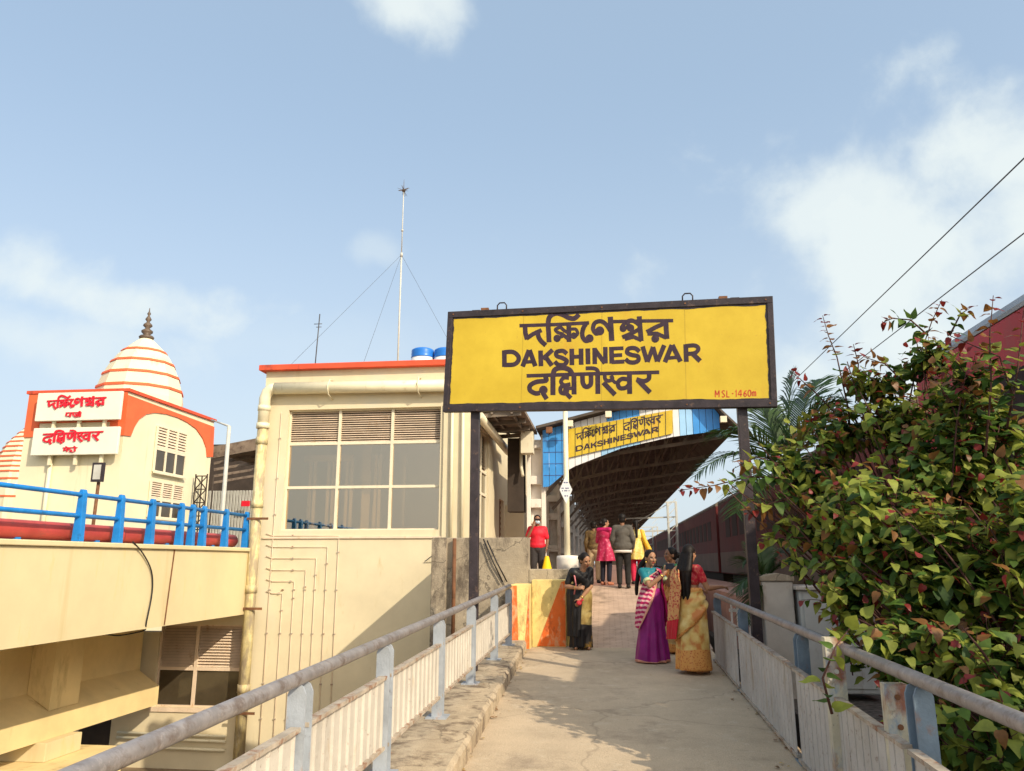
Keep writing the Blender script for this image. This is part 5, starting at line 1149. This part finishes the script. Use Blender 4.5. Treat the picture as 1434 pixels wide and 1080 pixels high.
def wrap(name, mats, A, B, outA=.02, n=44, m=16, thick=.012, fold=.012, prof=TORSO, edge=.12, nf=7):
    """a drape round the body between two edges; each edge is a list of (angle from front towards +X in degrees, height, extra radius)"""
    def f(root, J, X, hm):
        def pt(E, t):
            g = t*(len(E)-1); i = min(int(g), len(E)-2); u = g-i; u = u*u*(3-2*u) if len(E) == 2 else u
            p = [E[max(i-1, 0)], E[i], E[i+1], E[min(i+2, len(E)-1)]]
            return [.5*(2*p[1][q]+(p[2][q]-p[0][q])*u+(2*p[0][q]-5*p[1][q]+4*p[2][q]-p[3][q])*u*u+(3*p[1][q]-p[0][q]-3*p[2][q]+p[3][q])*u**3) for q in range(3)]
        outer = []; inner = []
        for i in range(n+1):
            a = pt(A, i/n); b = pt(B, i/n); ro = []; ri = []
            for j in range(m+1):
                s_ = j/m; th = R(a[0]+(b[0]-a[0])*s_); z = a[1]+(b[1]-a[1])*s_; e = a[2]+(b[2]-a[2])*s_; rx, ry = tor(z, prof)
                w = outA+e+fold*sin(s_*pi*nf+i*.05)+.008*noise.noise((s_*3, i*.12, 5))
                ro.append(V((sin(th)*(rx+w), -cos(th)*(ry+w), z))); ri.append(V((sin(th)*(rx+w-thick), -cos(th)*(ry+w-thick), z)))
            outer.append(ro); inner.append(ri)
        mb = MB(); rings = [o+i_[::-1] for o, i_ in zip(outer, inner)]
        k = len(rings[0]); o0 = len(mb.v); mb.v += [v for r_ in rings for v in r_]
        for i in range(n):
            for j in range(k):
                q = j if j <= m else 2*m+1-j; j2 = (j+1) % k
                mb.f.append([o0+i*k+j, o0+i*k+j2, o0+(i+1)*k+j2, o0+(i+1)*k+j]); mb.s.append(True)
                mb.m.append(1 if len(mats) > 1 and (min(q, m-q)/m < edge*.5 if edge > 0 else q/m > 1+edge) else 0)
        mb.f.append([o0+j for j in reversed(range(k))]); mb.m.append(0); mb.s.append(False); mb.f.append([o0+n*k+j for j in range(k)]); mb.m.append(0); mb.s.append(False)
        mb.build(name, mats, root)
    return f
def ringband(name, mat, pos, axis, r, w=.012):
    def f(root, J, X, hm):
        mb = MB(); p = pos(J) if callable(pos) else J[pos]; a = (axis(J)).normalized(); mb.tube([p-a*w, p+a*w], r, 16); mb.build(name, mat, root)
    return f
def trousers(mat, r=1.0, low=.06):
    return shell('trousers', mat, [('pel', lerp('pel', 'waist', .5), .135, .12)]+[q for s_ in 'LR' for q in (('hip'+s_, 'kn'+s_, .096*r, .072*r), ('kn'+s_, lerp('kn'+s_, 'an'+s_, .9), .070*r, .058*r))], [(off('pel', (0, 0, .02)), (.165, .125, .13))], .012, 5)
def shoes(mat): return shell('shoes', mat, [q for s_ in 'LR' for q in ((off('an'+s_, (0, .02, -.035)), 'to'+s_, .043, .036),)], (), .010, 2)
def shirt(name, mat, sleeve=.5, length=.0, r=1.0, flare=.0, fore=False):
    c = [('shL', 'shR', .066*r, .066*r), (off('chest', (0, 0, .03)), off('pel', (0, 0, .05-length)), .118*r, (.132+flare)*r)]
    for s_ in 'LR':
        c.append(('sh'+s_, lerp('sh'+s_, 'el'+s_, min(1, sleeve)), .064*r, .055*r))
        if fore: c.append(('el'+s_, lerp('el'+s_, 'wr'+s_, .92), .054*r, .040*r))
    return shell(name, mat, c, [('chest', (.175*r, .128*r, .15)), (off('waist', (0, 0, -.02)), (.160*r, .125*r, .15)), (off('pel', (0, 0, .05-length*.6)), ((.172+flare)*r, (.135+flare)*r, .12+length*.5))], .011, 5)

# ---- woman in the striped pink and purple sari, photographing herself
PURP = pattern('purple_silk', [(.19, .008, .13), (.26, .012, .17), (.33, .012, .17)], 'noise', 5, .42, thr=(.35, .6)); MAG = pm('magenta_silk', (.50, .012, .12), .4, .15, 6)
STR = pattern('pink_white_striped_silk', [(.42, .012, .10), (.72, .42, .42)], 'wave', 32, .5, (.38, .1, .9), (.50, .60), dist=1.0); TEAL = pm('teal_blouse_silk', (.012, .17, .21), .45, .12, 8); TEALB = pm('pale_gold_sleeve_band', (.50, .55, .30), .5, .12, 12)
PEACH = pm('peach_gold_border', (.66, .30, .22), .5, .2, 30)
pz = zr(11.42); p0 = rp(.94, 11.42, pz)
PR = R(38)
def w_axis(a, b): return lambda J: J[b]-J[a]
purple = person('woman in a purple and striped pink sari holding a phone up', p0, PR, 1.55,
    dict(hy=R(-8), ht=R(8), head=V((.0, -.03, 1.462)), shL=V((.15, -.01, 1.265)), shR=V((-.15, -.01, 1.265)), elL=V((.20, -.17, 1.08)), elR=V((-.185, -.20, 1.07)), wrL=V((.115, -.33, 1.265)), wrR=V((-.03, -.34, 1.235)),
         hdL=V((-.25, -.15, 1)), hdR=V((.35, -.15, .9)), hbL=V((.75, -.55, .1)), hbR=V((-.6, -.75, .1)), hcL=.35, hcR=.75),
    [hair('tail', [(-.08, .12, -.12), (-.125, .115, -.24), (-.145, .11, -.36), (-.15, .11, -.46), (-.145, .11, -.54)]), blouse(TEAL, .62, .058),
     lambda root, J, X, hm: [ringband('sleeve_band', TEALB, lerp('sh'+s_, 'el'+s_, .66), w_axis('sh'+s_, 'el'+s_), .0555, .024)(root, J, X, hm) for s_ in 'LR'],
     skirt('sari_skirt', [PURP, PEACH], [(1.03, .150, .122), (.86, .190, .158), (.66, .195, .165), (.40, .205, .18), (.015, .262, .215)], 11, .028, .4, .018),
     wrap('sari_drape', [STR, PEACH], [(18, 1.30, .015), (2, 1.12, .02), (-14, .98, .02), (-34, .82, .025), (-62, .62, .03), (-88, .46, .03)], [(40, 1.32, .01), (-42, 1.2, .03), (-72, 1.08, .035), (-92, .95, .035), (-112, .75, .03), (-128, .52, .03)][0:1]+[(-30, 1.22, .035), (-74, 1.10, .035), (-98, .95, .03), (-118, .75, .03), (-132, .50, .03)], .012, fold=.009, edge=.16),
     wrap('magenta_pallu', [MAG, PEACH], [(22, 1.31, .02), (28, 1.1, .03), (34, .9, .03), (44, .7, .03)], [(70, 1.30, .015), (80, 1.1, .03), (90, .85, .035), (96, .45, .04)], .014, fold=.012, edge=.0),
     lambda root, J, X, hm: [ringband('bangle', GOLD, lerp('el'+s_, 'wr'+s_, .86), w_axis('el'+s_, 'wr'+s_), .031, .008)(root, J, X, hm) for s_ in 'LR'],
     lambda root, J, X, hm: (lambda mb: ([mb.ell(X(.078*sg, -.005, -.06), (.011, .011, .018), None, 8) for sg in (-1, 1)], mb.build('earrings', GOLD, root)))(MB())])
M_p = Matrix.LocRotScale(p0, Euler((0, 0, PR)), (1.55/1.6,)*3)
ph = thing('phone', 'dark phone held up in both hands by the woman in purple', 'phone', M_p @ V((.045, -.395, 1.345)), None, PR, True)
mb = MB(); mb.box(-.082, .082, -.005, .005, -.04, .04); mb.build('phone_body', pm('black_phone_glass', (.015, .02, .03), .15, .1, 3), ph, .004)
mb = MB(); mb.lathe((0, 0, 0), [(.001, 0)], 3) if False else mb.box(.045, .075, -.0075, -.0052, .008, .034); mb.build('camera_bump', pm('dark_lens', (.03, .05, .07), .1, .1, 3), ph, .001)

# ---- woman in the gold sari, seen from behind
GSILK = pattern('gold_brocade', [(.50, .18, .045), (.62, .42, .13), (.72, .56, .24)], 'noise', 7, .4, thr=(.40, .52)); ORB = pattern('orange_brocade_border', [(.44, .085, .025), (.64, .30, .08)], 'vor', 46, .45, thr=(.18, .42)); REDB = pattern('red_blouse_brocade', [(.48, .015, .035), (.56, .10, .08), (.72, .34, .2)], 'noise', 26, .45, thr=(.45, .6))
PALLU = pattern('red_black_pallu_brocade', [(.30, .03, .03), (.52, .08, .045), (.62, .32, .12)], 'vor', 34, .45, thr=(.15, .34)); REDS = pm('red_silk', (.52, .012, .03), .42, .15, 6)
gp = rp(1.38, 10.5, zr(10.5)); GR = R(128)
gold = person('woman in a gold brocade sari and red blouse with long loose hair seen from behind', gp, GR, 1.62,
    dict(hy=R(12), ht=R(6), elL=V((.20, -.06, 1.03)), wrL=V((.155, -.29, .985)), hdL=V((-.05, -1, .06)), hbL=V((.25, 0, 1)), elR=V((-.21, -.09, 1.04)), wrR=V((-.20, -.34, 1.05)), hdR=V((.1, -1, .0)), hbR=V((-.2, 0, 1)), hcL=.5),
    [hair('long'), blouse(REDB, .55, .06),
     skirt('sari_skirt', [GSILK, ORB], [(1.04, .158, .13), (.86, .200, .172), (.66, .205, .18), (.40, .212, .188), (.05, .232, .205)], 10, .02, 1.2, .24),
     wrap('sari_drape', [GSILK, ORB], [(-38, 1.03, .0), (-90, 1.045, .0), (-135, 1.045, .0), (-180, 1.045, .0), (-225, 1.03, .0)], [(-38, .86, .015), (-85, .74, .025), (-132, .59, .03), (-180, .45, .03), (-225, .37, .03)], .014, fold=.014, edge=.22, nf=5),
     wrap('pallu', [PALLU], [(8, 1.30, .02), (30, 1.34, .0), (160, 1.32, .04), (192, 1.12, .08), (190, .9, .07), (184, .66, .06)], [(40, 1.1, .03), (62, 1.31, .02), (128, 1.28, .05), (140, 1.1, .09), (140, .9, .10), (138, .62, .10)], .02, fold=.012),
     wrap('red_pallu_end', [REDS], [(184, .665, .06), (180, .55, .06), (176, .42, .06)], [(138, .625, .10), (134, .52, .105), (130, .40, .11)], .022, fold=.012, n=16),
     lambda root, J, X, hm: [ringband('bangle', GOLD, lerp('elL', 'wrL', t), w_axis('elL', 'wrL'), .034-.004*k, .012)(root, J, X, hm) for k, t in enumerate((.72, .84))],
     lambda root, J, X, hm: ringband('black_bangle', HAIR, lerp('elL', 'wrL', .62), w_axis('elL', 'wrL'), .036, .008)(root, J, X, hm)])

# ---- woman in the black sari leaning on the parapet
BLK = pm('black_chiffon', (.013, .012, .013), .5, .3, 8); OLV = pattern('olive_gold_silk', [(.20, .13, .04), (.34, .25, .09), (.42, .33, .14)], 'noise', 6, .4, thr=(.4, .55)); BLG = pattern('black_gold_border', [(.013, .011, .012), (.013, .011, .012), (.55, .30, .03)], 'noise', 5, .5, thr=(.3, .58)); PKB = pm('pink_white_piping', (.62, .2, .22), .5, .1, 6)
bp = rp(-.06, 12.72, zr(12.72)); BR = R(10)
black = person('woman in a black and olive gold sari leaning on the painted parapet', bp, BR, 1.58,
    dict(pel=V((.03, 0, .84)), waist=V((.02, -.04, 1.0)), chest=V((.0, -.10, 1.12)), neck=V((.03, -.17, 1.245)), head=V((.055, -.23, 1.375)), hy=R(28), ht=R(22), hr=R(-8),
         shL=V((.145, -.11, 1.20)), shR=V((-.14, -.14, 1.20)), elL=V((.15, -.15, .97)), wrL=V((-.03, -.20, .78)), hdL=V((-.5, -.2, -1)), hbL=V((.5, -.8, .2)), elR=V((-.24, -.12, .97)), wrR=V((-.09, -.27, .95)), hdR=V((1, -.2, .1)), hbR=V((.1, -.9, .4)), hcR=.9, hcL=.8),
    [hair('bun'), shell('blouse', BLK, [('shL', 'shR', .062, .062), ('shL', lerp('shL', 'elL', .75), .064, .054), ('shR', lerp('shR', 'elR', .75), .062, .052)], [('chest', (.165, .125, .14)), (off('waist', (0, -.02, .02)), (.14, .11, .13))]),
     skirt('sari_skirt', [OLV, BLG], [(1.0, .155, .125), (.84, .188, .155), (.62, .182, .15), (.38, .178, .15), (.03, .185, .165)], 9, .02, 2, .36),
     wrap('black_drape', [BLK, BLG], [(-110, 1.0, .01), (-108, .8, .01), (-104, .55, .01), (-100, .2, .01)], [(12, 1.02, .02), (4, .8, .02), (-4, .55, .02), (-10, .2, .015)], .016, fold=.016, nf=9, edge=0, prof=[(.02, .19, .17), (.4, .185, .155), (.62, .187, .155), (.84, .19, .157), (1.0, .158, .128), (1.1, .15, .12)]),
     shell('sari_shoulder', BLK, [(off('shR', (.02, -.05, -.02)), off('waist', (.08, -.09, .02)), .075, .075), (off('shL', (0, -.02, .02)), off('waist', (.06, -.09, 0)), .06, .08)]),
     lambda root, J, X, hm: (lambda mb: (mb.tube([V((-.155, -.215, 1.22)), V((-.12, -.25, 1.12)), V((-.10, -.24, 1.0)), V((-.12, -.17, .85))], .012, 8), mb.build('sari_piping', PKB, root)))(MB()),
     lambda root, J, X, hm: [ringband('bangle', GOLD, lerp('el'+s_, 'wr'+s_, .86), w_axis('el'+s_, 'wr'+s_), .031, .008)(root, J, X, hm) for s_ in 'LR']], voxel=.0075)
bm = Matrix.LocRotScale(bp, Euler((0, 0, BR)), (1.58/1.6,)*3)
pu = thing('red_pouch', 'small red cloth pouch in the lowered hand of the woman in black', 'pouch', bm @ V((-.055, -.235, .72)), None, BR, True)
mb = MB(); mb.ell((0, 0, 0), (.045, .025, .04), None, 12); mb.cap((.02, -.01, .02), (.05, -.02, .045), .014, .02); remesh(mb, 'pouch_cloth', pm('red_pouch_cloth', (.48, .03, .04), .6, .2, 20), pu, .006, 2)

# ---- woman in green behind the gold sari
GRN = pattern('green_gold_brocade', [(.02, .12, .05), (.06, .22, .09), (.5, .36, .12)], 'noise', 22, .5, thr=(.42, .6)); PLG = pattern('pale_gold_silk', [(.42, .26, .10), (.6, .45, .2)], 'noise', 8, .45)
ep = rp(1.36, 12.4, zr(12.4))
person('woman in a green blouse and orange drape half hidden behind the gold sari', ep, R(-62), 1.58, dict(hy=R(-10), wrL=V((.10, -.27, 1.08)), elL=V((.19, -.10, 1.03)), hdL=V((-.3, -.6, .7)), hbL=V((.7, -.5, 0))),
    [hair('bun'), blouse(GRN, .6, .06), skirt('sari_skirt', [PLG, ORB], [(1.03, .155, .125), (.86, .19, .16), (.4, .2, .175), (.03, .235, .2)], 10, .022, .7, .1),
     wrap('orange_drape', [ORB, REDS], [(30, 1.32, .02), (10, 1.1, .03), (-20, .95, .03), (-60, .85, .02)], [(70, 1.31, .02), (60, 1.05, .03), (40, .8, .03), (-40, .55, .03)], .016, fold=.012, edge=.14)], SKIND, .009)

# ---- people on the platform at the head of the incline
FZ = 1.024
REDSH = pm('bright_red_shirt', (.62, .012, .03), .6, .1, 5, .15, 20); CHAR = pm('charcoal_trousers', (.035, .03, .03), .8, .2, 6); BLUEM = pm('pale_blue_mask', (.45, .58, .66), .6, .06, 6)
rpn = at(755, 800, 19.0); rpn.z = 1.02
person('man in a bright red shirt and blue face mask behind the low wall', (rpn.x, 18.6, 1.0), R(6), 1.70, dict(elR=V((-.235, -.08, 1.06)), wrR=V((-.10, -.16, 1.32)), hdR=V((.25, .12, 1)), hbR=V((-.4, -.9, 0)), hcR=.8, elL=V((.225, .03, 1.02)), wrL=V((.20, .02, .86))),
    [hair('short'), shirt('shirt', REDSH, .72, .0, 1.08), trousers(CHAR, 1.08), shoes(CHAR), lambda root, J, X, hm: (lambda mb: (mb.ell(X(0, -.060, -.045), (.062, .05, .048), hm, 14), mb.build('face_mask', BLUEM, root)))(MB()),
     lambda root, J, X, hm: (lambda mb: (mb.box(-.075, .075, -.118, -.10, 1.465, 1.495), mb.build('dark_glasses', EYE, root, .004)))(MB())], SKIND, .009)
PINKK = pattern('pink_print_kurta', [(.42, .015, .07), (.52, .04, .12), (.72, .36, .40)], 'noise', 16, .5, thr=(.48, .62)); NAVY = pm('navy_leggings', (.012, .012, .025), .8, .2, 6)
kp = at(849, 815, 19.9)
person('woman in a pink printed tunic and dark leggings standing with her back turned', (kp.x, 19.9, FZ), R(150), 1.66, dict(hy=R(-35), wrL=V((.17, -.17, .98)), elL=V((.215, .0, 1.03)), wrR=V((-.14, -.19, .98)), elR=V((-.215, .0, 1.03)), hdL=V((-.4, -.8, 0)), hdR=V((.4, -.8, 0))),
    [hair('bun'), shirt('tunic', PINKK, 1, .02, 1.04, .0, True), skirt('tunic_skirt', [PINKK], [(1.04, .17, .135), (.86, .20, .165), (.56, .245, .205)], 7, .022, .5), trousers(NAVY, .95), shoes(pm('tan_sandals', (.42, .16, .09), .7, .1, 6)), shell('scarf', MAG, [(off('shL', (0, .03, .03)), off('shR', (0, .03, .03)), .06, .06), (off('shL', (-.02, -.07, .01)), off('waist', (.06, -.10, 0)), .05, .05)])], SKIN, .010)
GRYJ = pm('grey_wool_jacket', (.095, .085, .072), .9, .12, 8, .2, 40); BLKT = pm('black_trousers', (.016, .014, .013), .8, .2, 6); HEM = pm('white_shirt_hem', (.62, .56, .5), .8, .05, 6)
jp = at(874, 821, 18.9)
person('man in a grey jacket and black trousers standing with his back turned', (jp.x, 18.9, zr(18.9)), R(176), 1.76, dict(elL=V((.225, .02, 1.02)), wrL=V((.205, -.09, .84)), wrR=V((-.205, -.09, .84)), elR=V((-.225, .02, 1.02))),
    [hair('short'), shirt('jacket', GRYJ, 1, .04, 1.1, .01, True), trousers(BLKT, 1.0), shoes(BLKT), lambda root, J, X, hm: (lambda mb: (mb.loft([[V((sin(2*pi*k/28)*.192, -cos(2*pi*k/28)*.152, z)) for k in range(28)] for z in (.745, .80)], True, 0, True), mb.build('shirt_hem', HEM, root)))(MB())], SKIND, .010)
YEL = pattern('yellow_embroidered_tunic', [(.72, .50, .10), (.80, .62, .22)], 'noise', 18, .5); YORG = pm('golden_yellow_scarf', (.74, .42, .02), .5, .15, 6); REDT = pm('crimson_trousers', (.55, .015, .06), .6, .12, 6)
yp = at(893, 818, 20.6)
person('woman in a yellow tunic and scarf with a dark plait seen from behind', (yp.x, 20.6, FZ), R(186), 1.66, dict(wrL=V((.17, -.2, 1.0)), elL=V((.24, .03, 1.04)), hdL=V((-.2, -1, 0))),
    [hair('tail', [(0, .115, -.1), (0, .125, -.2), (0, .13, -.32)]), shirt('tunic', YEL, 1, .02, 1.02), skirt('tunic_skirt', [YEL], [(1.04, .165, .132), (.86, .195, .16), (.60, .23, .19)], 7, .02, .9), trousers(REDT, 1.05), shoes(CHAR), shell('scarf', YORG, [(off('shR', (.02, .03, .02)), off('shR', (-.05, .09, -.22)), .05, .055), (off('shR', (-.05, .09, -.22)), off('shR', (-.14, .12, -.44)), .055, .07), (off('shR', (-.03, .05, -.1)), 'elR', .05, .06)])], SKIN, .010)
BRN = pattern('olive_brown_shirt', [(.10, .06, .025), (.17, .11, .04)], 'noise', 12, .7); KHA = pm('khaki_trousers', (.46, .34, .20), .8, .12, 5)
hp = at(833, 812, 21.6)
person('man in a brown shirt and khaki trousers partly hidden by the woman in pink', (hp.x, 21.6, FZ), R(172), 1.68, dict(), [hair('short'), shirt('shirt', BRN, 1, .02, 1.06, 0, True), trousers(KHA, 1.05), shoes(CHAR)], SKIND, .010)
